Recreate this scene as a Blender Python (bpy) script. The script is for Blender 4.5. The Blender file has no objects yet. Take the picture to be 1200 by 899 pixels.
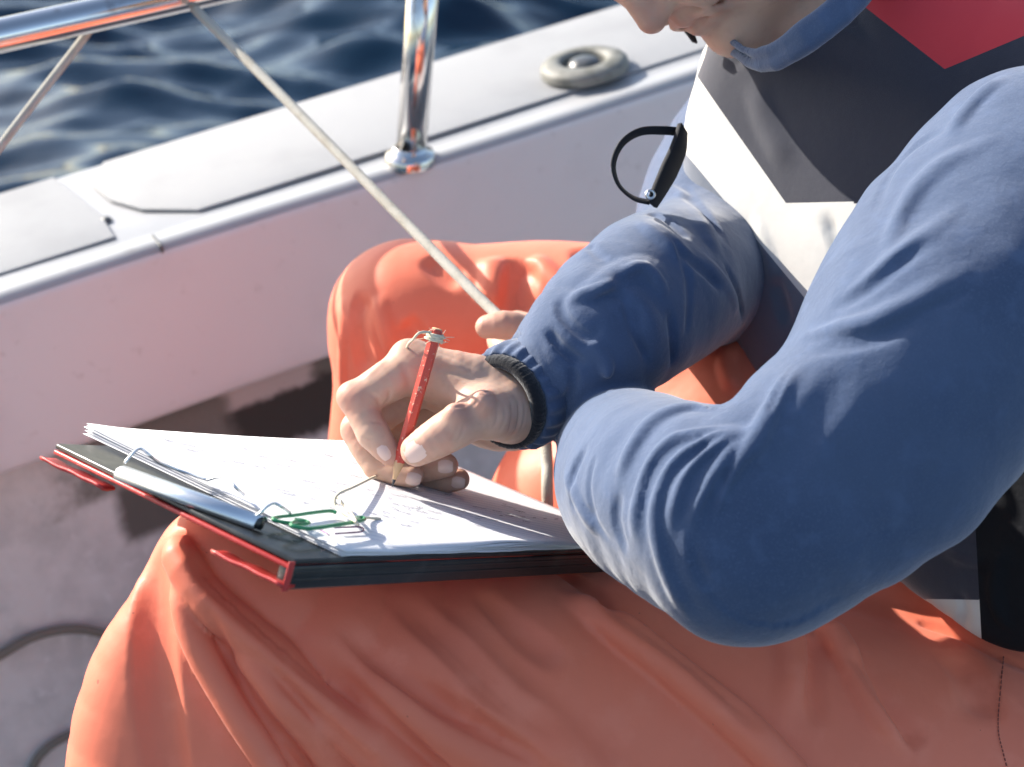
import bpy, bmesh, math, random, time
import numpy as np
from mathutils import Vector, Matrix
T0 = time.time()
random.seed(7); rng = np.random.default_rng(7)
sc = bpy.context.scene
COL = sc.collection

# ------------------------------------------------------------------ camera, sky, sun, exposure
PITCH = math.radians(27.0)
CAM = np.array([0.0, 0.0, 1.15])
FPX = 2000.0
cam_d = bpy.data.cameras.new('camera'); cam = bpy.data.objects.new('camera', cam_d); COL.objects.link(cam)
cam.location = CAM; cam.rotation_euler = (math.pi/2 - PITCH, 0, 0)
cam_d.sensor_width = 36.0; cam_d.lens = 60.0; cam_d.clip_start = 0.05; cam_d.clip_end = 9000
cam_d.dof.use_dof = True; cam_d.dof.focus_distance = 1.04; cam_d.dof.aperture_fstop = 8.0
sc.camera = cam
sc.cycles.use_adaptive_sampling = True; sc.cycles.adaptive_threshold = .02; sc.cycles.max_bounces = 8; sc.cycles.diffuse_bounces = 4

SUN_EL, SUN_AZ = math.radians(30), math.radians(33)        # azimuth: from the left, swung this far beyond the boat
S = np.array([-math.cos(SUN_EL)*math.cos(SUN_AZ), math.cos(SUN_EL)*math.sin(SUN_AZ), math.sin(SUN_EL)])
wd = bpy.data.worlds.new('World'); sc.world = wd; wd.use_nodes = True
nt = wd.node_tree; bg = nt.nodes['Background']
sky = nt.nodes.new('ShaderNodeTexSky'); sky.sky_type = 'NISHITA'; sky.sun_disc = False
sky.sun_elevation = SUN_EL; sky.sun_rotation = math.atan2(S[0], S[1])
sky.air_density = 1.0; sky.dust_density = 1.5; sky.ozone_density = 1.0
nt.links.new(sky.outputs[0], bg.inputs[0]); bg.inputs[1].default_value = 0.145
sun_d = bpy.data.lights.new('sun', 'SUN'); sun_d.energy = 5.0; sun_d.angle = math.radians(0.55); sun_d.color = (1.0, 0.95, 0.88)
sun = bpy.data.objects.new('sun', sun_d); COL.objects.link(sun); sun.location = (-4, 3, 5)
sun.rotation_euler = Vector(S).to_track_quat('Z', 'Y').to_euler()
vs = sc.view_settings; vs.view_transform = 'Standard'; vs.look = 'None'; vs.gamma = 1; vs.exposure = 0.95; vs.use_curve_mapping = False
vs.use_white_balance = True; vs.white_balance_temperature = 6750

# ------------------------------------------------------------------ space helpers
MX = np.array([1.0, 0, 0]); MY = np.array([0, math.sin(PITCH), math.cos(PITCH)]); MZ = np.array([0, -math.cos(PITCH), math.sin(PITCH)])
R3 = np.stack([MX, MY, MZ])                      # rows: axes of the working frame (x right, y up, z towards the viewer) in the world
def W(p): return CAM + np.asarray(p, float) @ R3
def L(d): return R3 @ np.asarray(d, float)       # world direction -> working frame
UP = L([0, 0, 1.0])
def ray(x, y): return np.array([(x-600)/FPX, (449.5-y)/FPX, -1.0])
def P(x, y, d): return ray(x, y)*d
def onplane(x, y, o, n):
    r = ray(x, y); return r*(np.dot(o, n)/np.dot(r, n))
def nrm(v): v = np.asarray(v, float); return v/np.linalg.norm(v)
def catmull(pts, n=6, closed=False):
    pts = [np.asarray(p, float) for p in pts]
    out = []; m = len(pts); rngm = m if closed else m-1
    for i in range(rngm):
        if closed: p0, p1, p2, p3 = pts[i-1], pts[i], pts[(i+1) % m], pts[(i+2) % m]
        else:
            p1, p2 = pts[i], pts[i+1]
            p0 = pts[i-1] if i > 0 else 2*p1-p2
            p3 = pts[i+2] if i+2 < m else 2*p2-p1
        for k in range(n):
            t = k/n
            out.append(.5*((2*p1)+(-p0+p2)*t+(2*p0-5*p1+4*p2-p3)*t*t+(-p0+3*p1-3*p2+p3)*t**3))
    if not closed: out.append(pts[-1])
    return out

# ------------------------------------------------------------------ object helpers
ORG = {}
def empty(name, loc):
    o = bpy.data.objects.new(name, None); COL.objects.link(o); o.location = loc; ORG[o.name] = np.asarray(loc, float); return o
def tag(o, label=None, cat=None, group=None, kind=None):
    if label: o['label'] = label
    if cat: o['category'] = cat
    if group: o['group'] = group
    if kind: o['kind'] = kind
    return o
def mesh_obj(name, V, F, mat, parent=None, smooth=True, world=False, org=None, fn=None):
    """V in the working frame unless world; the object's origin is its parent's, or its own base."""
    V = np.asarray(V, float)
    V = V if world else W(V)
    if org is None:
        org = ORG[parent.name] if parent is not None else np.array([(V[:, 0].min()+V[:, 0].max())/2, (V[:, 1].min()+V[:, 1].max())/2, V[:, 2].min()])
    me = bpy.data.meshes.new(name)
    F = F if isinstance(F, list) else np.asarray(F)
    me.from_pydata((V-org).tolist() if isinstance(F, list) else [], [], F if isinstance(F, list) else [])
    if not isinstance(F, list):
        n = len(F); k = F.shape[1]
        me.vertices.add(len(V)); me.vertices.foreach_set('co', (V-org).astype(np.float32).ravel())
        me.loops.add(n*k); me.loops.foreach_set('vertex_index', F.astype(np.int32).ravel())
        me.polygons.add(n); me.polygons.foreach_set('loop_start', np.arange(0, n*k, k, dtype=np.int32))
        me.update(calc_edges=True)
    if not smooth: me.shade_flat()
    else: me.shade_smooth()
    if mat: me.materials.append(mat)
    me.validate()
    o = bpy.data.objects.new(name, me); COL.objects.link(o)
    if parent is not None: o.parent = parent
    else: o.location = org
    ORG[o.name] = org
    return o
def recalc(V, F, bevel=0.0, seg=2, sharp=None):
    """mesh with outward normals and, if asked, bevelled edges -> V, F lists"""
    bm = bmesh.new(); vs_ = [bm.verts.new(v) for v in V]
    for f in F:
        try: bm.faces.new([vs_[i] for i in f])
        except ValueError: pass
    bmesh.ops.recalc_face_normals(bm, faces=bm.faces)
    if bevel:
        ed = [e for e in bm.edges if len(e.link_faces) == 2 and e.calc_face_angle(0) > (sharp or 0.5)]
        bmesh.ops.bevel(bm, geom=ed, offset=bevel, segments=seg, profile=0.5, affect='EDGES', clamp_overlap=True)
    bm.verts.index_update()
    V2 = np.array([v.co[:] for v in bm.verts]); F2 = [[v.index for v in f.verts] for f in bm.faces]
    bm.free(); return V2, F2
def box(o, ax, ay, az, bevel=0.0, seg=2):
    """box from corner o with edge vectors"""
    o, ax, ay, az = map(lambda q: np.asarray(q, float), (o, ax, ay, az))
    V = [o+i*ax+j*ay+k*az for k in (0, 1) for j in (0, 1) for i in (0, 1)]
    F = [(0, 1, 3, 2), (4, 6, 7, 5), (0, 4, 5, 1), (2, 3, 7, 6), (0, 2, 6, 4), (1, 5, 7, 3)]
    return recalc(V, F, bevel, seg)
def prism(poly, up, bevel=0.0, seg=3):
    n = len(poly); poly = [np.asarray(p, float) for p in poly]
    V = poly+[p+up for p in poly]
    F = [tuple(range(n)), tuple(range(n, 2*n))]+[(i, (i+1) % n, n+(i+1) % n, n+i) for i in range(n)]
    return recalc(V, F, bevel, seg, 0.6)
def tube(pts, r, n=10, cap=True, ry=None, twist=0.0):
    pts = np.asarray(pts, float); m = len(pts)
    rr = np.full(m, r, float) if np.isscalar(r) else np.interp(np.linspace(0, 1, m), np.linspace(0, 1, len(r)), r)
    t = np.gradient(pts, axis=0); t /= np.linalg.norm(t, axis=1)[:, None]+1e-12
    a = np.cross(t[0], [0.3, 0.9, 0.2]); a /= np.linalg.norm(a)
    V = []
    for i in range(m):
        a = a-np.dot(a, t[i])*t[i]; a /= np.linalg.norm(a); b = np.cross(t[i], a)
        for k in range(n):
            th = 2*math.pi*k/n+twist*i
            V.append(pts[i]+rr[i]*(math.cos(th)*a+math.sin(th)*(b if ry is None else b*ry)))
    F = [(i*n+k, i*n+(k+1) % n, (i+1)*n+(k+1) % n, (i+1)*n+k) for i in range(m-1) for k in range(n)]
    if cap: F += [tuple(range(n))[::-1], tuple(range((m-1)*n, m*n))]
    return np.array(V), F
def lathe(c, ax, prof, n=32):
    """prof: (radius, height) list round axis ax at c"""
    ax = nrm(ax); a = nrm(np.cross(ax, [0.31, 0.2, 0.93])); b = np.cross(ax, a)
    V = []; m = len(prof)
    for r, h in prof:
        for k in range(n):
            th = 2*math.pi*k/n; V.append(c+ax*h+r*(math.cos(th)*a+math.sin(th)*b))
    F = [(i*n+k, i*n+(k+1) % n, (i+1)*n+(k+1) % n, (i+1)*n+k) for i in range(m-1) for k in range(n)]
    return recalc(V, F)
def join(parts):
    V = []; F = []; o = 0
    for v, f in parts:
        V.append(np.asarray(v, float)); F += [tuple(int(i)+o for i in q) for q in f]; o += len(v)
    return np.concatenate(V), F

# ------------------------------------------------------------------ signed-distance modelling (cloth and skin are grown from these)
f32 = np.float32
class Field:
    def __init__(s): s.ops = []
    def chain(s, pts, k=0.0, op='u', n=4):
        """pts: (point, radius_m) list, a smooth limb of changing radius"""
        q = catmull([np.append(p, r) for p, r in pts], n) if len(pts) > 2 else [np.append(p, r) for p, r in pts]
        q = np.array(q); lo = (q[:, :3]-q[:, 3:]).min(0); hi = (q[:, :3]+q[:, 3:]).max(0)
        s.ops.append((op, 'chain', k, lo, hi, q)); return s
    def ell(s, c, rad, axes=None, k=0.0, op='u'):
        A = np.eye(3) if axes is None else np.asarray(axes, float); rad = np.asarray(rad, float); R = rad.max()
        s.ops.append((op, 'ell', k, np.asarray(c)-R, np.asarray(c)+R, (np.asarray(c, float), A, rad))); return s
    def fold(s, pts, w, amp, nor, sharp=False, ends=(.25, .25)):
        """raise (amp>0) or sink a fold along a curve lying on the cloth; w = (one side, other side) half-widths"""
        q = np.array(catmull(pts, 5) if len(pts) > 2 else pts); nn = np.array(catmull(nor, 5) if len(nor) > 2 else nor)
        w = (w, w) if np.isscalar(w) else w; m = max(w)
        ln = np.append(0, np.cumsum(np.linalg.norm(np.diff(q, axis=0), axis=1))); ln /= ln[-1]
        ss = lambda x: np.clip(x, 0, 1)**2*(3-2*np.clip(x, 0, 1))
        a = amp*np.ones(len(q))
        if ends[0] > 0: a = a*ss(ln/ends[0])
        if ends[1] > 0: a = a*ss((1-ln)/ends[1])
        s.ops.append(('f', 'fold', 0, q.min(0)-m, q.max(0)+m, (q, nn, w, a, sharp))); return s
    def cut(s, p0, n, k):
        s.ops.append(('p', 'plane', k, np.zeros(3)-9, np.zeros(3)+9, (np.asarray(p0, float), nrm(n)))); return s
    def noise(s, amp, freq, seed=0):
        r = np.random.default_rng(seed); s.ops.append(('n', 'noise', 0, None, None, (amp, r.normal(size=(7, 3))*freq, r.uniform(0, 6.28, 7)))); return s
    def ev(s, op, X):
        _, kind, k, lo, hi, dat = op
        if kind == 'chain':
            q = dat.astype(f32); d = np.full(len(X), 9, f32)
            for i in range(len(q)-1):
                a = q[i, :3]; ab = q[i+1, :3]-a; pa = X-a; L2 = max(float(ab@ab), 1e-12)
                t = np.clip((pa@ab)/L2, 0, 1)
                e = pa-t[:, None]*ab
                np.minimum(d, np.sqrt(np.einsum('ij,ij->i', e, e))-(q[i, 3]+(q[i+1, 3]-q[i, 3])*t), out=d)
            return d
        c, A, rad = dat; Y = ((X-c)@A.T).astype(f32); y = Y/rad
        k0 = np.linalg.norm(y, axis=1); k1 = np.linalg.norm(y/rad, axis=1)+1e-9
        return (k0*(k0-1)/k1).astype(f32)
    def __call__(s, X):
        X = np.asarray(X, f32); d = np.full(len(X), 1.0, f32)
        if len(X) == 0: return d
        XL, XH = X.min(0), X.max(0)
        for op in s.ops:
            o, kind, k, lo, hi, dat = op
            if o != 'n':
                gap = float(np.linalg.norm(np.maximum(np.maximum(lo-XH, XL-hi), 0)))
                if gap > (float(d.max())+k if o == 'u' else k+.012 if o == 's' else 0): continue
            if o == 'n':
                amp, fr, ph = dat; d -= (amp*np.sin(X@fr.T.astype(f32)+ph.astype(f32)).sum(1)/3).astype(f32); continue
            if o == 'p':
                b = ((X-dat[0])@dat[1]).astype(f32); h = np.clip(.5-.5*(b-d)/k, 0, 1); d = (b+(d-b)*h+k*h*(1-h)).astype(f32); continue
            bd = np.maximum(np.maximum(lo-X, X-hi), 0).astype(f32); bd = np.sqrt(np.einsum('ij,ij->i', bd, bd))
            if o == 'u':
                m = bd < d+k
                if not m.any(): continue
                b = s.ev(op, X[m]); a = d[m]
                if k > 0:
                    h = np.clip(.5+.5*(b-a)/k, 0, 1); d[m] = b+(a-b)*h-k*h*(1-h)
                else: d[m] = np.minimum(a, b)
            elif o == 's':
                m = (bd < k+.012) & (np.abs(d) < .03)
                if not m.any(): continue
                b = -s.ev(op, X[m]); a = d[m]
                if k > 0:
                    h = np.clip(.5-.5*(b-a)/k, 0, 1); d[m] = b+(a-b)*h+k*h*(1-h)
                else: d[m] = np.maximum(a, b)
            else:
                m = (bd <= 0) & (np.abs(d) < .04)
                if not m.any(): continue
                q, nn, w, am, sharp = dat; Y = X[m]; best = np.full(len(Y), 9, f32); lat = np.zeros(len(Y), f32); av = np.zeros(len(Y), f32)
                for i in range(len(q)-1):
                    a = q[i].astype(f32); ab = (q[i+1]-q[i]).astype(f32); L2 = max(float(ab@ab), 1e-12); pa = Y-a
                    t = np.clip((pa@ab)/L2, 0, 1); e = pa-t[:, None]*ab; dd = np.sqrt(np.einsum('ij,ij->i', e, e))
                    u = dd < best; sd = np.cross(ab, nn[i]).astype(f32)
                    best[u] = dd[u]; lat[u] = (e@sd)[u]; av[u] = (am[i]+(am[i+1]-am[i])*t)[u]
                x = best/np.where(lat > 0, w[1], w[0]); x = np.clip(x, 0, 1)
                g = (1-x)**2*(1+.6*x) if sharp else (1-x*x)**2
                d[m] -= (av*g).astype(f32)
        return d
    def grad(s, X, h=4e-4):
        d0 = s(X); g = np.stack([s(X+np.array([h, 0, 0]))-d0, s(X+np.array([0, h, 0]))-d0, s(X+np.array([0, 0, h]))-d0], 1)/h
        return d0, g
    def hit(s, pix):
        """first meeting of view rays with the surface, or the nearest pass"""
        r = np.array([ray(*p) for p in pix]); rl = np.linalg.norm(r, axis=1)[:, None]; r = r/rl
        t = np.full(len(r), .62); bt = t.copy(); bd = np.full(len(r), 9.0)
        for _ in range(90):
            d = s(r*t[:, None]).astype(float); u = np.abs(d) < bd; bd[u] = np.abs(d)[u]; bt[u] = t[u]
            t = t+np.where(np.abs(d) < 2e-4, 0, d*.75)
            if t.min() > 3: break
        p = r*bt[:, None]; _, g = s.grad(p); g /= np.linalg.norm(g, axis=1)[:, None]+1e-9
        return p, g
    def folds(s, lst, base=None, gain=1.0, lim_=.85):
        """lst: (pixels, widths_px, amp_mm, sharp, ends)"""
        base = base or Field.copy(s)
        allp = [q for it in lst for q in it[0]]; HP_, HG_ = base.hit(allp); o = 0
        for it in lst:
            pxs, w, amp = it[0], it[1], it[2]; sharp = it[3] if len(it) > 3 else False; ends = it[4] if len(it) > 4 else (.3, .3)
            p, g = HP_[o:o+len(pxs)], HG_[o:o+len(pxs)]; o += len(pxs); sc_ = abs(np.mean(p[:, 2]))/FPX
            w = (w*sc_, w*sc_) if np.isscalar(w) else (w[0]*sc_, w[1]*sc_)
            am = amp*gain*1e-3; lim = lim_*min(w); am = max(-lim, min(lim, am))
            good = np.abs(base(p)) < .004
            if good.sum() > 1: s.fold(list(p[good]), w, am, list(g[good]), sharp, ends)
    def rolls(s, lst, base):
        """lst: (pixels, radius_px, rise_px, k_mm[, ends]): rounded rolls of cloth lying on the surface, crisp where they meet it"""
        allp = [q for it in lst for q in it[0]]; HP_, HG_ = base.hit(allp); o = 0
        for it in lst:
            pxs, r, rise, k = it[:4]; ends = it[4] if len(it) > 4 else (1, 1); n = len(pxs)
            p, g = HP_[o:o+n], HG_[o:o+n]; o += n; sc_ = abs(np.mean(p[:, 2]))/FPX
            good = np.abs(base(p)) < .004
            rs = np.full(n, r*sc_) if np.isscalar(r) else np.array(r)*sc_; hs = np.full(n, rise*sc_) if np.isscalar(rise) else np.array(rise)*sc_
            if ends[0]: hs[0] = -.35*rs[0]; hs[min(1, n-1)] *= .75
            if ends[1]: hs[-1] = -.35*rs[-1]; hs[max(n-2, 0)] *= .75
            q_ = [(p[i]-g[i]*(rs[i]-hs[i]), rs[i]) for i in range(n) if good[i]]
            if len(q_) > 1: s.chain(q_, k*1e-3, n=3)
    def copy(s): c = Field(); c.ops = list(s.ops); return c

def polygonise(Fd, lo, hi, h, newton=1, slack=.012, B=8):
    lo = np.asarray(lo, float); hi = np.asarray(hi, float)
    nb = np.ceil((hi-lo)/(h*B)).astype(int); n = nb*B
    ci = np.stack(np.meshgrid(*[np.arange(k) for k in nb], indexing='ij'), -1).reshape(-1, 3)
    D = Fd(lo+(ci*B+(B-1)/2)*h)
    act = np.abs(D) < h*B*.9+slack
    vals = np.empty((nb[0], B, nb[1], B, nb[2], B), f32)
    vals[:] = D.reshape(nb)[:, None, :, None, :, None]
    off = np.stack(np.meshgrid(*[np.arange(B)]*3, indexing='ij'), -1).reshape(-1, 3)
    A = ci[act]; CH = 160; B2 = B//2
    A = (A[:, None, :]*2+np.stack(np.meshgrid([0, 1], [0, 1], [0, 1], indexing='ij'), -1).reshape(1, 8, 3)).reshape(-1, 3)
    A = A[np.lexsort((A[:, 2]//6, A[:, 1]//6, A[:, 0]//6))]
    D2 = np.concatenate([Fd(lo+(A[i:i+3000]*B2+(B2-1)/2)*h) for i in range(0, len(A), 3000)])
    v8 = vals.reshape(nb[0]*2, B2, nb[1]*2, B2, nb[2]*2, B2); v8[A[:, 0], :, A[:, 1], :, A[:, 2], :] = D2[:, None, None, None]
    A = A[np.abs(D2) < h*B2*.9+slack*.6]; off = off[(off < B2).all(1)]
    def work(s0):
        a = A[s0:s0+CH]
        pts = lo+((a*B2)[:, None, :]+off[None])*h
        v8[a[:, 0], :, a[:, 1], :, a[:, 2], :] = Fd(pts.reshape(-1, 3)).reshape(len(a), B2, B2, B2)
    for s0 in range(0, len(A), CH): work(s0)
    vals = vals.reshape(n)
    sg = vals < 0
    # cells
    c = sg[:-1, :-1, :-1].astype(np.int8)
    cnt = np.zeros_like(c)
    for i in (0, 1):
        for j in (0, 1):
            for k in (0, 1): cnt += sg[i:n[0]-1+i, j:n[1]-1+j, k:n[2]-1+k]
    cells = np.argwhere((cnt > 0) & (cnt < 8))
    cid = np.full(np.array(n)-1, -1, np.int32); cid[cells[:, 0], cells[:, 1], cells[:, 2]] = np.arange(len(cells))
    acc = np.zeros((len(cells), 3)); num = np.zeros(len(cells))
    cor = {}
    for i in (0, 1):
        for j in (0, 1):
            for k in (0, 1): cor[i, j, k] = vals[cells[:, 0]+i, cells[:, 1]+j, cells[:, 2]+k].astype(float)
    for a0 in cor:
        for ax in range(3):
            if a0[ax] == 0:
                b0 = list(a0); b0[ax] = 1; b0 = tuple(b0); va, vb = cor[a0], cor[b0]; m = (va < 0) != (vb < 0)
                t = va[m]/(va[m]-vb[m]); p = np.tile(np.array(a0, float), (m.sum(), 1)); p[:, ax] += t
                acc[m] += p; num[m] += 1
    V = lo+(cells+acc/num[:, None])*h
    Q = []
    for ax in range(3):
        sl0 = [slice(None)]*3; sl1 = [slice(None)]*3; sl0[ax] = slice(0, -1); sl1[ax] = slice(1, None)
        e = np.argwhere(sg[tuple(sl0)] != sg[tuple(sl1)])
        u, v = (ax+1) % 3, (ax+2) % 3
        ok = (e[:, u] > 0) & (e[:, v] > 0) & (e[:, u] < n[u]-1) & (e[:, v] < n[v]-1); e = e[ok]
        def cc(du, dv):
            q = e.copy(); q[:, u] += du; q[:, v] += dv; return cid[q[:, 0], q[:, 1], q[:, 2]]
        q = np.stack([cc(-1, -1), cc(0, -1), cc(0, 0), cc(-1, 0)], 1)
        ins = sg[e[:, 0], e[:, 1], e[:, 2]]
        q[~ins] = q[~ins][:, ::-1]
        Q.append(q)
    Q = np.concatenate(Q); Q = Q[(Q >= 0).all(1)]
    for _ in range(newton):
        key = ((V-lo)/(h*12)).astype(int); order = np.lexsort((key[:, 2], key[:, 1], key[:, 0])); d = np.empty(len(V)); g = np.empty((len(V), 3))
        def work2(s0):
            oi = order[s0:s0+2500]; d[oi], g[oi] = Fd.grad(V[oi])
        for s0 in range(0, len(V), 2500): work2(s0)
        gl = np.einsum('ij,ij->i', g, g)+1e-6
        ok_ = gl > .16; st = np.where(ok_, np.clip(d/np.sqrt(gl), -.4*h, .4*h), 0); V = V-(st/np.sqrt(gl))[:, None]*g
    return V, Q
def px(r, d): return r*d/FPX
def C4(lst): return [(P(x, y, d), px(r, d)) for x, y, d, r in lst]

# ------------------------------------------------------------------ materials
def mat(name, col, rough=.6, spec=.5, metal=0.0, bump=None, var=None, sss=0, sheen=0, coat=0, spots=None, **kw):
    """bump: list of (scale, strength, distance[, kind]); var: (scale, colour2, lo, hi)"""
    m = bpy.data.materials.new(name); m.use_nodes = True; t = m.node_tree; b = t.nodes['Principled BSDF']
    b.inputs['Base Color'].default_value = (*col, 1); b.inputs['Roughness'].default_value = rough
    b.inputs['Specular IOR Level'].default_value = spec; b.inputs['Metallic'].default_value = metal
    if sss:
        b.inputs['Subsurface Weight'].default_value = sss; b.inputs['Subsurface Radius'].default_value = (1, .35, .18); b.inputs['Subsurface Scale'].default_value = .004
    if sheen: b.inputs['Sheen Weight'].default_value = sheen; b.inputs['Sheen Roughness'].default_value = .5
    if coat: b.inputs['Coat Weight'].default_value = coat; b.inputs['Coat Roughness'].default_value = .15
    tc = t.nodes.new('ShaderNodeTexCoord'); co = tc.outputs['Object']
    def noise(scale, detail=4, rough_=.55):
        n = t.nodes.new('ShaderNodeTexNoise'); n.inputs['Scale'].default_value = scale; n.inputs['Detail'].default_value = detail
        n.inputs['Roughness'].default_value = rough_; t.links.new(co, n.inputs['Vector']); return n.outputs['Fac']
    def ramp(fac, lo, hi):
        r = t.nodes.new('ShaderNodeMapRange'); r.inputs['From Min'].default_value = lo; r.inputs['From Max'].default_value = hi
        r.interpolation_type = 'SMOOTHSTEP'; t.links.new(fac, r.inputs['Value']); return r.outputs[0]
    def mix(fac, c1, c2):
        x = t.nodes.new('ShaderNodeMix'); x.data_type = 'RGBA'; t.links.new(fac, x.inputs[0])
        if isinstance(c1, tuple): x.inputs[6].default_value = (*c1, 1)
        else: t.links.new(c1, x.inputs[6])
        x.inputs[7].default_value = (*c2, 1); return x.outputs[2]
    cur = col
    for sc_, c2, lo, hi in (var or []): cur = mix(ramp(noise(sc_), lo, hi), cur, c2)
    for sc_, c2, lo, hi in (spots or []): cur = mix(ramp(noise(sc_, 1), lo, hi), cur, c2)
    if not isinstance(cur, tuple): t.links.new(cur, b.inputs['Base Color'])
    prev = None
    for bp in (bump or []):
        sc_, st, dist = bp[:3]; kind = bp[3] if len(bp) > 3 else 'noise'
        bn = t.nodes.new('ShaderNodeBump'); bn.inputs['Strength'].default_value = st; bn.inputs['Distance'].default_value = dist
        if kind == 'noise': h = noise(sc_, 3)
        elif kind == 'ridge':
            v = t.nodes.new('ShaderNodeTexNoise'); v.noise_type = 'RIDGED_MULTIFRACTAL'; v.inputs['Scale'].default_value = sc_; v.inputs['Detail'].default_value = 2
            v.inputs['Distortion'].default_value = .4; t.links.new(co, v.inputs['Vector']); h = v.outputs['Fac']
        elif kind == 'vor':
            v = t.nodes.new('ShaderNodeTexVoronoi'); v.inputs['Scale'].default_value = sc_; t.links.new(co, v.inputs['Vector']); h = v.outputs['Distance']
        else:
            v = t.nodes.new('ShaderNodeTexWave'); v.inputs['Scale'].default_value = sc_; v.bands_direction = kind; v.inputs['Distortion'].default_value = 1.5
            v.inputs['Detail'].default_value = 1; t.links.new(co, v.inputs['Vector']); h = v.outputs['Fac']
        t.links.new(h, bn.inputs['Height'])
        if prev: t.links.new(prev, bn.inputs['Normal'])
        prev = bn.outputs[0]
    if prev: t.links.new(prev, b.inputs['Normal'])
    m['helpers'] = 1
    m_nodes[name] = (t, b, noise, ramp, mix, co)
    return m
m_nodes = {}
M = {}
M['gel'] = mat('white_gelcoat', (.66, .66, .66), .38, .5, bump=[(60, .12, .002), (900, .06, .0006)], var=[(7, (.60, .60, .60), .45, .75), (55, (.54, .53, .52), .62, .8)])
M['deck'] = mat('deck_gelcoat', (.36, .365, .375), .42, .5, bump=[(60, .12, .002), (900, .06, .0006)], var=[(7, (.32, .325, .335), .45, .75), (45, (.27, .27, .27), .6, .8)])
M['pad'] = mat('nonslip_gelcoat', (.31, .315, .325), .6, .4, bump=[(900, .5, .0012, 'vor'), (40, .15, .002)], var=[(9, (.27, .275, .285), .45, .75)])
M['lower'] = mat('lower_liner', (.64, .64, .63), .75, .3, bump=[(300, .35, .002), (30, .3, .004)], var=[(18, (.50, .51, .505), .4, .7), (70, (.66, .665, .66), .55, .75)])
M['sole'] = mat('cockpit_sole', (.42, .42, .41), .8, .3, bump=[(500, .5, .0015, 'vor')], var=[(12, (.3, .29, .28), .4, .7)])
M['steel'] = mat('polished_steel', (.62, .61, .60), .12, .5, 1.0, bump=[(30, .04, .001)], var=[(60, (.45, .42, .40), .55, .8)])
M['clipsteel'] = mat('clip_steel', (.70, .73, .76), .38, .5, 1.0, bump=[(500, .1, .0004)])
M['hose'] = mat('grey_hose', (.16, .15, .125), .6)
M['fitgrey'] = mat('weathered_plastic', (.20, .20, .18), .6, bump=[(200, .3, .001)], var=[(50, (.12, .12, .10), .45, .7)])
M['fitdark'] = mat('dark_plug', (.07, .075, .08), .35, bump=[(120, .3, .002)])
M['rope'] = mat('cream_rope', (.46, .44, .385), .85, .2, bump=[(700, .3, .001, 'vor')], var=[(60, (.40, .37, .31), .45, .7)])
M['pvc'] = mat('orange_oilskin', (.81, .205, .118), .5, .3, sheen=.1, bump=[(11, .16, .006, 'ridge'), (25, .12, .006), (160, .1, .0014), (900, .15, .0004)], var=[(9, (.76, .185, .105), .4, .7), (40, (.83, .225, .135), .5, .75)],
               spots=[(140, (.45, .11, .07), .80, .83)])
M['stitch'] = mat('dark_stitching', (.16, .05, .04), .9)
M['cloth'] = mat('blue_cotton_jacket', (.055, .088, .165), .85, .25, sheen=.4, bump=[(8, .8, .012, 'ridge'), (26, .45, .004, 'ridge'), (1500, .35, .0007), (70, .3, .003), (260, .2, .001)], var=[(11, (.043, .072, .142), .4, .65), (60, (.062, .100, .19), .5, .75), (900, (.064, .10, .185), .5, .7)])
M['clothdark'] = mat('sleeve_lining', (.04, .06, .12), .9, .2, sheen=.2)
M['rib'] = mat('black_ribbed_knit', (.012, .013, .017), .95, .15, sheen=.3, bump=[(900, .6, .001)])
M['navy'] = mat('navy_vest_fabric', (.022, .025, .042), .85, .3, sheen=.4, bump=[(1700, .35, .0006), (35, .25, .003)], var=[(1500, (.028, .031, .049), .45, .7)])
M['grey'] = mat('slate_vest_fabric', (.10, .12, .16), .85, .25, sheen=.5, bump=[(1700, .35, .0006), (35, .25, .003)])
M['white'] = mat('white_vest_fabric', (.62, .61, .58), .75, .3, bump=[(1500, .15, .0005), (30, .3, .003)])
M['red'] = mat('red_vest_fabric', (.50, .035, .05), .8, .25, sheen=.3, bump=[(1500, .25, .0005), (30, .25, .003)])
M['black'] = mat('black_webbing', (.012, .013, .017), .7, .3, bump=[(1200, .5, .0006)])
M['blackcloth'] = mat('black_vest_fabric', (.011, .012, .015), .9, .15, bump=[(60, .5, .004)])
M['trim'] = mat('grey_piping', (.22, .23, .26), .7)
M['skin'] = mat('skin', (.55, .355, .262), .5, .35, sss=.25, bump=[(1500, .12, .0005), (260, .08, .0006)], var=[(45, (.55, .305, .22), .45, .7), (120, (.50, .325, .24), .5, .75), (25, (.59, .40, .305), .55, .75)])
M['nail'] = mat('fingernail', (.70, .50, .43), .2, .5, sss=.2)
M['hair'] = mat('brown_hair', (.10, .06, .035), .6, bump=[(300, .8, .004)])
M['lip'] = mat('lip', (.52, .24, .19), .45, sss=.2)
M['eye'] = mat('eye', (.75, .74, .72), .1)
M['board'] = mat('black_board', (.016, .018, .019), .32, .5, bump=[(90, .15, .001), (600, .1, .0005)], var=[(60, (.04, .042, .04), .5, .75)])
M['redpl'] = mat('red_plastic', (.50, .045, .04), .35, .5, bump=[(200, .2, .001)], var=[(90, (.62, .16, .12), .6, .8)])
M['paper'] = mat('white_paper', (.74, .74, .755), .85, .2, bump=[(9, .25, .006), (40, .12, .0012)])
M['ink'] = mat('pencil_graphite', (.15, .15, .20), .8)
M['rule'] = mat('ruled_line', (.36, .39, .52), .85)
M['green'] = mat('green_plastic', (.025, .24, .10), .3, .5)
M['purple'] = mat('purple_wire', (.16, .06, .16), .25, .5, .5)
M['string'] = mat('cotton_string', (.66, .60, .46), .9, .2, bump=[(1500, .6, .0006)])
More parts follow.
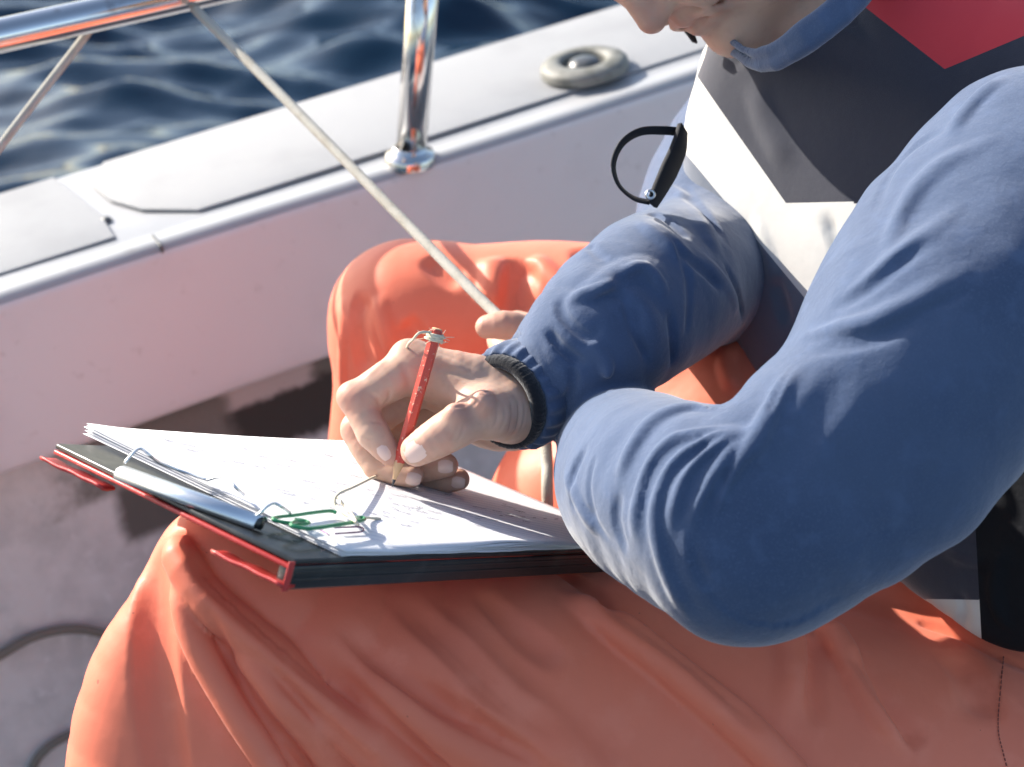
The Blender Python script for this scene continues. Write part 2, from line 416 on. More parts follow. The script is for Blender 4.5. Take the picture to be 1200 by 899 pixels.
M['pencil'] = mat('red_pencil_paint', (.52, .055, .035), .35, .5, bump=[(300, .2, .0005)], var=[(420, (.62, .38, .27), .61, .66)])
M['wood'] = mat('pencil_wood', (.62, .40, .22), .7, bump=[(600, .3, .0005)])
M['lead'] = mat('graphite', (.04, .04, .045), .35)
M['rubber'] = mat('rubber_boot', (.02, .03, .05), .5)

t, b, noise, ramp, mix, co = m_nodes['skin']
at = t.nodes.new('ShaderNodeAttribute'); at.attribute_name = 'flush'
t.links.new(mix(at.outputs['Fac'], b.inputs['Base Color'].links[0].from_socket, (.48, .20, .15)), b.inputs['Base Color'])
# water: dark, glossy, rippled
m = mat('sea_water', (.002, .016, .036), .10, .5, bump=[(6, .15, .03)]); M['sea'] = m
m_nodes['sea_water'][1].inputs['IOR'].default_value = 1.33

# ------------------------------------------------------------------ sea
def axis_pts(lo, hi, step, far, c):
    a = np.arange(lo, hi, step); g = step*np.cumsum(1.13**np.arange(1, 200)); g = g[g < far]
    return np.concatenate([lo-g[::-1], a, hi+g])
xs = axis_pts(-4.0, 2.6, .035, 4500, 0); ys = axis_pts(1.6, 9.0, .035, 4500, 0)
X, Y = np.meshgrid(xs, ys, indexing='ij'); Z = np.full_like(X, -.42)
r0 = np.random.default_rng(3)
fall = np.exp(-(np.hypot(X+.5, Y-4)/9)**2)
for lam, amp, cnt in ((1.6, .032, 5), (.8, .022, 7), (.45, .004, 8), (.25, .0006, 8)):
    for i in range(cnt):
        th = r0.normal(1.75, .55); k = 2*math.pi/(lam*r0.uniform(.75, 1.3)); ph = r0.uniform(0, 6.28)
        wv = np.sin(k*(X*math.cos(th)+Y*math.sin(th))+ph+.6*np.sin(k*.37*(X*math.sin(th)-Y*math.cos(th))+ph*2))
        Z += amp*fall*(1-np.abs(wv))*1.0*math.sqrt(5/cnt) if lam < 1 else amp*fall*wv
nx, ny = X.shape; V = np.stack([X, Y, Z], -1).reshape(-1, 3)
I = np.arange(nx*ny).reshape(nx, ny)
Q = np.stack([I[:-1, :-1], I[1:, :-1], I[1:, 1:], I[:-1, 1:]], -1).reshape(-1, 4)
tag(mesh_obj('sea', V, Q, M['sea'], world=True, org=np.array([0, 0, -.42])), kind='structure')

# ------------------------------------------------------------------ boat
O = P(0, 355, 1.55); e = nrm(P(800, 95, 1.78)-O)
dw = nrm(UP-np.dot(UP, e)*e); dv = np.cross(dw, e)
def BP(u, v, w): return O+u*e+v*dv+w*dw
boat = empty('boat', W(BP(.3, 0, -.8)))
tag(boat, 'white sailing boat with weathered gunwale and cockpit side behind the person', 'boat')
def arc(c, r, a0, a1, n=6): return [(c[0]+r*math.cos(math.radians(a0+(a1-a0)*i/n)), c[1]+r*math.sin(math.radians(a0+(a1-a0)*i/n))) for i in range(n+1)]
def extrude(prof, u0, u1, nu, name, material, parent=boat, wob=0.0):
    us = np.linspace(u0, u1, nu); V = []
    for u in us:
        for (v, w) in prof: V.append(BP(u, v+wob*math.sin(u*9.0+w*7), w+wob*math.sin(u*6.0+1+v*20)))
    n = len(prof); F = [(i*n+k, i*n+k+1, (i+1)*n+k+1, (i+1)*n+k) for i in range(nu-1) for k in range(n-1)]
    V, F = recalc(V, F)
    return mesh_obj(name, V, F, material, parent)
prof = [(.10, -1.1), (.235, -.25), (.262, -.05)]+arc((.250, -.012), .012, 0, 90)+[(.20, 0), (.15, 0), (.10, 0), (.052, 0)]+[(.047, -.0006), (.040, -.0006), (.034, .001)]+arc((.016, -.012), .015, 80, 150, 8)
profw = arc((.016, -.012), .015, 150, 180, 4)+[(-.003, -.06), (-.006, -.11), (-.010, -.150)]+arc((-.001, -.158), .009, 180, 300, 6)+[(.02, -.168), (.055, -.168)]
gun = extrude(prof, -1.4, 3.2, 70, 'side_deck', M['deck'], wob=.0012)
extrude(profw, -1.4, 3.2, 70, 'coaming', M['gel'], wob=.0012)
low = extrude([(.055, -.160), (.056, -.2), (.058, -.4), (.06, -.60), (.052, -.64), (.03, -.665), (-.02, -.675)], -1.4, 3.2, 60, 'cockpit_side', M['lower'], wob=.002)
# ragged dark patches and a paler one on the cockpit side below the coaming (positions along the boat, in metres)
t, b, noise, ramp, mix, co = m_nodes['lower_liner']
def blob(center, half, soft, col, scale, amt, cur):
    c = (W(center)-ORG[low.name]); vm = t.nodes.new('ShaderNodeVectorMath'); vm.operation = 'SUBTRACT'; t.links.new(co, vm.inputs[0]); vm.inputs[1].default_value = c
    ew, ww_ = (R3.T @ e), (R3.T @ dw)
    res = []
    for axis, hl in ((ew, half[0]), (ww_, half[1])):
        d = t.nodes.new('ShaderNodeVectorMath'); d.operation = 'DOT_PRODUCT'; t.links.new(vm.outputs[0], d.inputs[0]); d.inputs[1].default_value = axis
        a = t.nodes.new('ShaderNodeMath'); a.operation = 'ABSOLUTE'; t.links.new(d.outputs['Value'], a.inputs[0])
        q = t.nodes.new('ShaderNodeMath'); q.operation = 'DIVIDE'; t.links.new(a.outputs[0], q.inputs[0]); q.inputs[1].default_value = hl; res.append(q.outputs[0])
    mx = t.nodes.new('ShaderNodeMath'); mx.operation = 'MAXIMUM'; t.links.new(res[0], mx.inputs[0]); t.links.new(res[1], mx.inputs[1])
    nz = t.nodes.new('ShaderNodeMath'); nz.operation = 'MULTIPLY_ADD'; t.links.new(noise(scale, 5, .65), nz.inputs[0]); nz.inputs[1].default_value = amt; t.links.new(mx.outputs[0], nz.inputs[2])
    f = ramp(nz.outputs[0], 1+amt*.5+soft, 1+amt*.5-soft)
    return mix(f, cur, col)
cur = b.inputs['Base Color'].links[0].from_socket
lo_o, lo_n = BP(0, .057, -.25), dv
def lw(x, y): return onplane(x, y, lo_o, lo_n)
def span(x0, y0, x1, y1): c = lw((x0+x1)/2, (y0+y1)/2); return c, abs(np.dot(lw(x1, y1)-lw(x0, y0), e))/2
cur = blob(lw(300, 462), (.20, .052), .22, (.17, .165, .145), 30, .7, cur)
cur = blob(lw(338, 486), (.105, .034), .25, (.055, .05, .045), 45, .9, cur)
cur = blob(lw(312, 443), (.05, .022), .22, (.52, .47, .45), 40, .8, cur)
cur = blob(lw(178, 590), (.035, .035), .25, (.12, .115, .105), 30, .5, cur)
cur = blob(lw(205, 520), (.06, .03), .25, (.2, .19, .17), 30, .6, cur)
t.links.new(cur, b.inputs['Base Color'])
# cockpit sole and the bench the person sits on
V, F = box(W(BP(-1.4, .06, -.67))*0+0, (0, 0, 0), (0, 0, 0), (0, 0, 0)) if False else (None, None)
extrude([(.06, -.672), (-.4, -.672), (-1.3, -.672)], -1.4, 3.2, 20, 'cockpit_sole', M['sole'])
# raised non-slip pads on the side deck
do, dn = BP(0, .1, .005), dw
def dk(x, y): return onplane(x, y, do, dn)
def uv(p): q = p-O; return np.dot(q, e), np.dot(q, dv)
pa = [dk(104, 178), dk(106, 214), dk(128, 232), dk(165, 243), dk(232, 244)]
u_r = uv(pa[-1]); u_l = uv(pa[0])
poly = [BP(u_l[0]+.006, .253, .0005)]+[BP(*uv(p), .0005) for p in pa[1:]]+[BP(u_r[0]+.06, .056, .0005), BP(3.1, .056, .0005), BP(3.1, .253, .0005)]
V, F = prism(poly, dw*.0032, .003, 4); mesh_obj('nonslip_pad', V, F, M['pad'], boat)
a1 = uv(dk(62, 205)); a2 = uv(dk(136, 277)); a3 = uv(dk(118, 250))
poly = [BP(-1.3, .253, .0005), BP(-1.3, .056, .0005), BP(a2[0]+.0, .056, .0005), BP(a3[0], a3[1], .0005), BP(a1[0], .253, .0005)]
V, F = prism(poly, dw*.0032, .003, 4); mesh_obj('nonslip_pad', V, F, M['pad'], boat)
V, F = lathe(BP(*uv(dk(123, 254)), .001), dw, [(.0001, .003), (.004, .003), (.006, 0), (.006, -.003)], 12); mesh_obj('screw', V, F, M['fitdark'], boat)
p = uv(onplane(185, 284, BP(0, .02, .003), dw)); V, F = box(BP(p[0]-.0012, .002, -.004), e*.0025, dv*.03, dw*.0085, .0005); mesh_obj('seam', V, F, M['fitdark'], boat)
# deck fitting: round weathered rim with a dark plug
fc = onplane(684, 71, BP(0, .1, .018), dw)-dw*.005
fit = empty('deck_fitting', W(fc)); fit.parent = boat; fit.location = W(fc)-ORG['boat']; ORG[fit.name] = W(fc)
V, F = lathe(fc, dw, [(.024, -.01), (.024, .003), (.026, .0065), (.031, .0080), (.039, .0072), (.044, .005), (.047, .002), (.0475, 0), (.0475, -.006)], 40); mesh_obj('rim', V, F, M['fitgrey'], fit)
V, F = lathe(fc, dw, [(.0001, .0085), (.008, .0080), (.014, .0060), (.0175, .002), (.019, -.001), (.024, -.002)], 28); mesh_obj('plug', V, F, M['fitdark'], fit)
# guard rail: top tube, post, round foot
rail = empty('guard_rail', W(P(481, 183, 1.67))); rail.parent = boat; rail.location = ORG[rail.name]-ORG['boat']
bs = onplane(481, 186, BP(0, .02, .003), dw)
dB = -bs[2]; top = P(500, -68, dB-.115)
rl = P(-5, 43, dB-.115-.19)
rd = nrm(top-rl)
V, F = tube([rl-rd*1.0, rl, top, top+rd*1.2], .0140, 28); mesh_obj('top_tube', V, F, M['steel'], rail)
pd = nrm(top-bs); V, F = tube([bs-pd*.005, bs+pd*.1, top], .0150, 28); mesh_obj('post', V, F, M['steel'], rail)
V, F = lathe(bs, nrm(pd+dw), [(.0255, -.004), (.0255, .003), (.0235, .0065), (.019, .008), (.0175, .012), (.0165, .0135), (.0152, .014)], 36); mesh_obj('foot', V, F, M['steel'], rail)
# lashing rope on the rail and the sheet held in the hand
def on_rail(x):  # point of rail at pixel column x
    ts = np.linspace(-1, 1.5, 2000); q = rl+ts[:, None]*rd; xx = 600+FPX*q[:, 0]/-q[:, 2]; return q[np.argmin(abs(xx-x))]
def ropeobj(name, path, r, label, n=12):
    pts = np.array(catmull(path, 14)); V, F = tube(pts, r, n)
    return tag(mesh_obj(name, V, F, M['rope']), label, 'rope')
k = on_rail(118); down = -np.cross(rd, np.cross(UP, rd)); down = nrm(down)
wrap = [k+down*.018+rd*.004, k+np.array([0, 0, -.02])+rd*0, k-down*.018-rd*.003]
sd = nrm(np.cross(rd, down)); sd = sd if sd[2] > 0 else -sd
l0 = P(0, 172, 1.40); hk, h0 = np.dot(k-O, dw), np.dot(l0-O, dw)
lash = [k+(l0-k)*(hk+.004)/(hk-h0), l0, k+down*.010-sd*.016, k-down*.004-sd*.0175, k-down*.014-sd*.010]
ropeobj('lashing_rope', lash, .0036, 'thin cream rope hanging from the steel rail at the left edge')
k2 = on_rail(206)
sheet = [k2-down*.0175-sd*.004, k2-down*.0165+sd*.009, k2-down*.004+sd*.0175, P(228, 10, 1.47), P(330, 112, 1.40), P(460, 245, 1.31), P(560, 347, 1.243), P(596, 384, 1.222), P(622, 430, 1.225), P(636, 490, 1.215), P(641, 540, 1.205), P(642, 600, 1.2), P(650, 800, 1.25), P(700, 1150, 1.3)]
ropeobj('sheet_rope', sheet, .0041, 'long cream rope running from the rail down into the left hand', 14)
# hose looped on the cockpit side
lo2 = BP(0, .047, -.4)
def lh(x, y): return onplane(x, y, lo2, dv)
pts = catmull([lh(*q) for q in ((-120, 870), (-50, 800), (0, 768), (38, 747), (75, 738), (110, 740), (150, 756), (190, 800), (200, 870), (170, 940), (90, 980))], 10)
V, F = tube(pts, .0050, 12); pts2 = catmull([lh(*q) for q in ((20, 960), (36, 905), (52, 880), (80, 862), (130, 845), (180, 850), (230, 890))], 10); V2, F2 = tube(pts2, .0050, 12)
V, F = join([(V, F), (V2, F2)])
tag(mesh_obj('hose', V, F, M['hose']), 'thin dark hose looped on the grey cockpit side', 'hose')
print('boat', round(time.time()-T0, 1))
#MARK_CLIPBOARD
# ------------------------------------------------------------------ clipboard and papers
Bp = P(400, 645, .88); Ap = P(97, 502, .9979); pa_ = nrm(Ap-Bp)
Rp = P(745, 634.65, 1.12334); pb_ = Rp-Bp; pb_ = nrm(pb_-np.dot(pb_, pa_)*pa_); pn = np.cross(pb_, pa_); pn = pn if pn[1] > 0 else -pn
def PAP(s, t, h=0.0): return Bp+s*pa_+t*pb_+h*pn
def pl(x, y, h=0.0): return onplane(x, y, Bp+h*pn, pn)
def st(x, y, h=0.0): q = pl(x, y, h)-Bp; return float(np.dot(q, pa_)), float(np.dot(q, pb_))
bl = st(65, 521, -.004); bf = st(394, 656, -.004)
s0, s1 = bf[0], bl[0]; t0 = min(bf[1], bl[1]); t1 = .312
cb = empty('clipboard', W(PAP((s0+s1)/2, .15, -.02)))
tag(cb, 'black clipboard with red back and steel clip resting on the knees', 'clipboard')
V, F = box(PAP(s0, t0, -.0062), pa_*(s1-s0), pb_*(t1-t0), pn*.0030, .0010); mesh_obj('board', V, F, M['board'], cb)
V, F = box(PAP(s0, t0+.0005, -.0195), pa_*.010, pb_*(t1-t0-.001), pn*.0128, .0012); sp = mesh_obj('spine', V, F, M['board'], cb)
for hh in (-.0102, -.0142): 
    V, F = box(PAP(s0-.0007, t0+.002, hh), pa_*.002, pb_*(t1-t0-.004), pn*.0011, .0003); mesh_obj('ridge', V, F, M['board'], sp)
V, F = box(PAP(s0+.001, t0-.0012, -.0090), pa_*(s1-s0-.002), pb_*(t1-t0+.001), pn*.0024, .0007); mesh_obj('back_cover', V, F, M['redpl'], cb)
V, F = box(PAP(s0+.0105, t0+.05, -.0195), pa_*(s1-s0-.05), pb_*(t1-t0-.06), pn*.0022, .0006); mesh_obj('lower_cover', V, F, M['redpl'], cb)
for (sa, sb, h0) in ((s0-.0004, s0+.050, -.0175), (s1-.050, s1+.002, -.0135)):       # folded red flaps at the clip end
    prof_ = [(.004, -.0005), (-.0010, -.0012), (-.0040, -.0008), (-.0060, .0002), (-.0066, .0016), (-.0058, .0022), (-.0035, .0012), (.004, .0010)]
    V = []; nS = 14
    for i in range(nS+1):
        s_ = sa+(sb-sa)*i/nS; tw = .00035*math.sin(i*1.1)+.0004*math.sin(i*.4)
        for (tt, hh) in prof_: V.append(PAP(s_, t0+tt*1.1+tw*.4, h0+hh+tw*.6))
    n_ = len(prof_); F = [(i*n_+k_, i*n_+(k_+1) % n_, (i+1)*n_+(k_+1) % n_, (i+1)*n_+k_) for i in range(nS) for k_ in range(n_)]+[tuple(range(n_)), tuple(range(nS*n_, nS*n_+n_))]
    V, F = recalc(V, F); mesh_obj('flap', V, F, M['redpl'], cb)
V, F = box(PAP(s0-.0012, t0-.005, -.0195), pa_*.0011, pb_*.0045, pn*.0155, .0004); mesh_obj('end_lip', V, F, M['redpl'], cb)
# steel clip: curved bar with an open roll and three wire loops
c0 = st(146, 548, .004); c1 = st(309, 607, .004); ct = (c0[1]+c1[1])/2; ct0, ct1 = c0[1], c1[1]
V = []; nS = 2; prf = [(-.0075, -.0035), (-.0078, .0002), (-.0068, .0036), (-.0042, .0062), (-.0008, .0072), (.0026, .0064), (.0046, .0042), (.0050, .0022), (.0042, .0022), (.0036, .0038), (.0020, .0054), (-.0008, .0061), (-.0038, .0052), (-.0058, .0030), (-.0066, 0), (-.0064, -.0035)]
for s_, t_ in ((c0[0], ct0), ((c0[0]+c1[0])/2, (ct0+ct1)/2), (c1[0], ct1)):
    for (tt, hh) in prf: V.append(PAP(s_, t_+tt*.8, hh*.72))
n_ = len(prf); F = [(i*n_+k_, i*n_+(k_+1) % n_, (i+1)*n_+(k_+1) % n_, (i+1)*n_+k_) for i in range(2) for k_ in range(n_)]+[tuple(range(n_)), tuple(range(2*n_, 3*n_))]
V, F = recalc(V, F); clip = mesh_obj('clip_bar', V, F, M['clipsteel'], cb)
V, F = tube([PAP(c0[0]+.002, ct0-.0015, .001), PAP(c1[0]-.0012, ct1-.0015, .001)], .0034, 16); mesh_obj('spring_pin', V, F, M['board'], clip)
for pts in ([(146, 543, .006), (156, 531, .012), (165, 526, .014), (176, 534, .012), (188, 543, .007), (215, 553, .004), (244, 563, .004)],
            [(242, 563, .004), (252, 560, .007), (262, 559, .010), (270, 564, .010), (277, 572, .008), (286, 580, .004)],
            [(300, 605, .004), (306, 600, .007), (314, 593, .010), (322, 590, .011), (330, 594, .010), (340, 601, .0055)]):
    V, F = tube(catmull([pl(*q) for q in pts], 6), .00085, 8); mesh_obj('wire_loop', V, F, M['clipsteel'], clip)
# papers
stack = empty('paper_stack', W(PAP(.105, .15, -.003)))
tag(stack, 'white ruled record sheets clipped to the board under the writing hand', 'paper')
def sheet_h(s_, t_, k):
    edge = max(0, .03-s_)/.03; far = max(0, s_-.17)/.04
    return -.0028+.00032*k+.0016*edge**2*math.sin(t_*30+.7+k*.25)*(k/8)+.0012*far**2*(.5+.5*math.sin(t_*14+k*.1))*(k/9)+.0007*math.sin(t_*19+s_*11)*(k/9)+.0015*math.exp(-(t_/.02)**2)*(s_/.2)*(k/9)
def make_sheet(k, ds, dt, rot):
    nS, nT = 26, 34; V = []
    for j in range(nT+1):
        for i in range(nS+1):
            s_ = .21*i/nS; t_ = .002+.297*j/nT
            ws = .0008*math.sin(j*.9+k*2)*(i == 0)+.0006*math.sin(i*1.1+k*3)*0
            V.append(PAP(s_+ds+rot*t_+ws, t_+dt-rot*s_, sheet_h(s_, t_, k)))
    F = [(j*(nS+1)+i, j*(nS+1)+i+1, (j+1)*(nS+1)+i+1, (j+1)*(nS+1)+i) for j in range(nT) for i in range(nS)]
    V = np.array(V); n1 = len(V); V2 = V-pn*.00022
    rim = [i for i in range(nS)]; F2 = F+[tuple(q+n1 for q in f[::-1]) for f in F]
    bd = [i for i in range(nS+1)]+[(j*(nS+1)+nS) for j in range(1, nT+1)]+[nT*(nS+1)+i for i in range(nS-1, -1, -1)]+[j*(nS+1) for j in range(nT-1, 0, -1)]
    F2 += [(bd[i], bd[(i+1) % len(bd)], bd[(i+1) % len(bd)]+n1, bd[i]+n1) for i in range(len(bd))]
    V, F = recalc(np.concatenate([V, V2]), F2)
    return mesh_obj('sheet', V, F, M['paper'], stack)
NSH = 9
for k in range(NSH+1):
    q = (0, 0, 0) if k == NSH else (random.uniform(-.0022, .0012), random.uniform(-.002, .002), random.uniform(-.006, .006))
    top_sheet = make_sheet(k, *q)
# printed rules and pencil notes on the top sheet
def onsheet(s_, t_, up=.00045): return PAP(s_, t_+.0, sheet_h(s_, t_-.002, NSH)+up)
def strip(ptsST, w):
    V = []; F = []
    for i, (s_, t_) in enumerate(ptsST):
        a_ = np.array(ptsST[max(i-1, 0)]); b_ = np.array(ptsST[min(i+1, len(ptsST)-1)]); d_ = b_-a_; d_ = d_/(np.linalg.norm(d_)+1e-9); n_ = np.array([-d_[1], d_[0]])*w/2
        V += [onsheet(s_+n_[0], t_+n_[1]), onsheet(s_-n_[0], t_-n_[1])]
    F = [(2*i, 2*i+1, 2*i+3, 2*i+2) for i in range(len(ptsST)-1)]
    return V, F
rules = []
ld = np.array(st(404, 568))-np.array(st(300, 547)); ld /= np.linalg.norm(ld); ln_ = np.array([-ld[1], ld[0]])
def clipline(o):
    tt = [(o+ld*x) for x in np.linspace(-.4, .4, 241)]
    return [tuple(q) for q in tt if .008 < q[0] < .202 and .03 < q[1] < .290]
for i in range(-34, 35):
    L_ = clipline(np.array([.105, .15])+ln_*i*.0068)
    if len(L_) > 4: rules.append(strip(L_[::3]+[L_[-1]], .00055))
V, F = join(rules); tag(mesh_obj('ruled_lines', V, F, M['rule'], top_sheet), kind='stuff')
strokes = []
rr = random.Random(5)
def scribble(o, n, hgt, w=.0008):
    p_ = np.array(o, float); pts = []
    for i in range(n):
        pts.append(tuple(p_+ln_*rr.uniform(-hgt, hgt))); p_ = p_+ld*rr.uniform(.0006, .0016)
    strokes.append(strip([tuple(q) for q in catmull([np.array(q) for q in pts], 3)], w)); return p_
for i in range(-13, 15):
    base = np.array([.105, .15])+ln_*(i*.0068+.0022); L_ = clipline(base)
    if len(L_) < 30: continue
    x = 6
    while x < len(L_)-14:
        if rr.random() < .38:
            n_ = rr.randint(4, 11); scribble(L_[x], n_, rr.uniform(.0007, .0014)); x += int(n_*.34)+rr.randint(1, 3)
        else: x += rr.randint(3, 16)
for i in range(9):     # row of dashes near the sleeve
    a_ = np.array(st(585+i*13, 604+i*.9)); strokes.append(strip([tuple(a_), tuple(a_+np.array([.0003, .0045]))], .0009))
for i in range(5):
    a_ = np.array(st(432+i*14, 603-i*2.2)); scribble(a_, 5, .0016)
V, F = join(strokes); tag(mesh_obj('handwriting', V, F, M['ink'], top_sheet), kind='stuff')
# paper clips and string
def wire(name, pts, r, material, label, cat, n=10):
    V, F = tube(catmull([pl(*q) for q in pts], 7), r, n); return tag(mesh_obj(name, V, F, material), label, cat)
wire('paper_clip', [(394, 601, .0040), (388, 599, .0042), (374, 600, .0042), (345, 604, .0042), (326, 606, .0040), (320, 608, .0042), (326, 611, .0040), (340, 613, .0042), (352, 614, .0042), (362, 613, .0042), (355, 610, .0042), (346, 609, .0042)], .00105, M['green'], 'upper green plastic paper clip beside the steel clip', 'paper clip')
wire('paper_clip', [(356, 610.5, .0065), (347, 611, .0065), (341, 615, .0065), (349, 618, .0065), (362, 619.5, .0065), (378, 618, .0065), (400, 614.5, .0065), (420, 611, .0065), (427, 609, .0060), (424, 606.5, .006), (418, 607, .006)], .00110, M['green'], 'lower green plastic paper clip with the string tied to its end', 'paper clip')
wire('paper_clip', [(372, 619, .0035), (382, 624.5, .0035), (386, 627.5, .0035)], .0004, M['purple'], 'short bent end of a purple wire under the green clip', 'paper clip')
wire('paper_clip', [(392, 618.5, .0035), (418, 617.5, .0035), (424, 618.5, .0035), (426, 621, .0035), (421, 623.5, .0035), (393, 625.5, .0035)], .00050, M['purple'], 'thin purple wire paper clip on the papers near the front corner', 'paper clip')
# pencil
tip = pl(459.5, 571, .0020); ptop = P(512, 386, 1.056); pdv = nrm(ptop-tip); plen = np.linalg.norm(ptop-tip)
pencil = empty('pencil', W(tip)); tag(pencil, 'short worn red pencil held in the writing hand', 'pencil')
def cyl(a0, a1, r0_, r1_, n=6, ph=0.3): 
    ax = pdv; a = nrm(np.cross(ax, [0, 0, 1.])); b_ = np.cross(ax, a); V = []
    for x, r in ((a0, r0_), (a1, r1_)):
        for k in range(n): V.append(tip+ax*x+r*(math.cos(ph+2*math.pi*k/n)*a+math.sin(ph+2*math.pi*k/n)*b_))
    F = [(k, (k+1) % n, n+(k+1) % n, n+k) for k in range(n)]+[tuple(range(n))[::-1], tuple(range(n, 2*n))]
    return recalc(V, F, .0003, 1)
V, F = cyl(.0165, plen, .0040, .0040); mesh_obj('shaft', V, F, M['pencil'], pencil, smooth=False)
V, F = cyl(.0050, .0170, .0011, .0037, 12); mesh_obj('sharpened_wood', V, F, M['wood'], pencil)
V, F = cyl(.0002, .0052, .0003, .0012, 10); mesh_obj('lead', V, F, M['lead'], pencil)
V, F = cyl(plen-.0002, plen+.0006, .0033, .0030, 12); mesh_obj('end_grain', V, F, M['wood'], pencil)
# string: knot at the pencil's end, runs behind the hand, out over the paper to the green clip
ax1 = nrm(np.cross(pdv, [0, 0, 1.])); ax2 = np.cross(pdv, ax1)
knot = [tip+pdv*(plen-.0075+.0011*math.floor(i/12)+.0011*(i % 12)/12)+(.0050+.0006*math.sin(i*2.3))*(math.cos(i*.5236)*ax1+math.sin(i*.5236)*ax2) for i in range(52)]
tail = [P(496, 389, 1.047), P(490, 391, 1.045), P(484, 398, 1.050), P(477, 407, 1.075), P(468, 440, 1.12), P(455, 500, 1.125), P(450, 545, 1.105), pl(444, 556, .002), pl(432, 562, .004), pl(414, 571, .007), pl(398, 578, .009), pl(391.5, 586, .008), pl(395, 596, .005), pl(406, 604, .005), pl(416, 611, .008), pl(420, 615, .006), pl(417, 611, .009), pl(412, 602, .006), pl(402, 591, .006), pl(394, 582, .006), pl(393, 590, .006), pl(402, 600, .006), pl(415, 607, .007), pl(430, 607, .003), pl(445, 608, .001)]
V, F = tube(knot+catmull(tail, 8), .00085, 8)
strg = tag(mesh_obj('string', V, F, M['string']), 'thin cream cotton string tied from the pencil end to the green clip', 'string')
fr = []
for i in range(16):
    b0 = knot[rr.randint(0, 50)]; d_ = nrm(np.array([rr.gauss(0, 1), rr.gauss(.3, 1), rr.gauss(.3, 1)])); d2 = nrm(d_+.6*np.array([rr.gauss(0, 1), rr.gauss(0, 1), rr.gauss(0, 1)]))
    fr.append(tube([b0, b0+d_*.003, b0+d_*.004+d2*.0035], .00018, 4))
V, F = join(fr); tag(mesh_obj('frayed_fibres', V, F, M['string'], strg), kind='stuff')
print('clipboard', round(time.time()-T0, 1))

# ------------------------------------------------------------------ person: right hand
person_parts = []
H = Field()
def fin(lst, k): H.chain(C4(lst), k, n=3)
# palm and back of hand
fin([(490, 432, 1.088, 29), (552, 452, 1.092, 38), (606, 472, 1.103, 45), (650, 455, 1.15, 44)], 0)
fin([(498, 445, 1.112, 29), (560, 468, 1.11, 38), (618, 476, 1.105, 44)], .006)
fin([(520, 468, 1.135, 25), (570, 490, 1.125, 32), (618, 484, 1.11, 40)], .006)
fin([(540, 490, 1.145, 24), (585, 498, 1.125, 30), (620, 484, 1.11, 38)], .006)
# thumb: ball, two phalanges
fin([(622, 478, 1.102, 35), (598, 483, 1.086, 36), (573, 485, 1.066, 29.5)], .010)
fin([(573, 485, 1.064, 29), (553, 492, 1.058, 25), (530, 503, 1.053, 25), (508, 516, 1.053, 23), (488, 528, 1.057, 19)], .004)
# fingers
fin([(490, 430, 1.088, 29), (455, 447, 1.080, 25), (422, 468, 1.077, 23)], .005)
fin([(422, 468, 1.077, 22.5), (428, 488, 1.074, 20), (437, 508, 1.072, 19)], .003)
fin([(437, 508, 1.072, 18.5), (448, 522, 1.070, 17), (458, 533, 1.070, 14)], .003)
fin([(498, 445, 1.112, 27), (455, 478, 1.105, 23), (420, 503, 1.101, 21)], .003)
fin([(420, 503, 1.101, 20.5), (429, 526, 1.097, 18), (442, 545, 1.095, 17)], .002)
fin([(442, 545, 1.095, 17), (463, 553, 1.090, 16), (482, 557, 1.087, 14.5)], .002)
fin([(520, 465, 1.135, 25), (470, 500, 1.13, 21), (445, 522, 1.125, 19)], .002)
fin([(445, 522, 1.125, 18), (466, 540, 1.117, 17), (485, 549, 1.112, 16)], .002)
fin([(485, 549, 1.112, 16), (505, 548, 1.104, 15.5), (523, 545, 1.099, 14)], .0015)
fin([(540, 488, 1.145, 22), (500, 520, 1.14, 18), (472, 540, 1.135, 16)], .002)
fin([(472, 540, 1.135, 15), (490, 556, 1.125, 15), (507, 561, 1.120, 14)], .0015)
fin([(507, 561, 1.120, 14), (524, 563, 1.115, 14), (538, 562, 1.111, 12.5)], .0015)
# web between thumb and forefinger
fin([(560, 472, 1.07, 20), (525, 452, 1.082, 20), (500, 440, 1.085, 18)], .010)
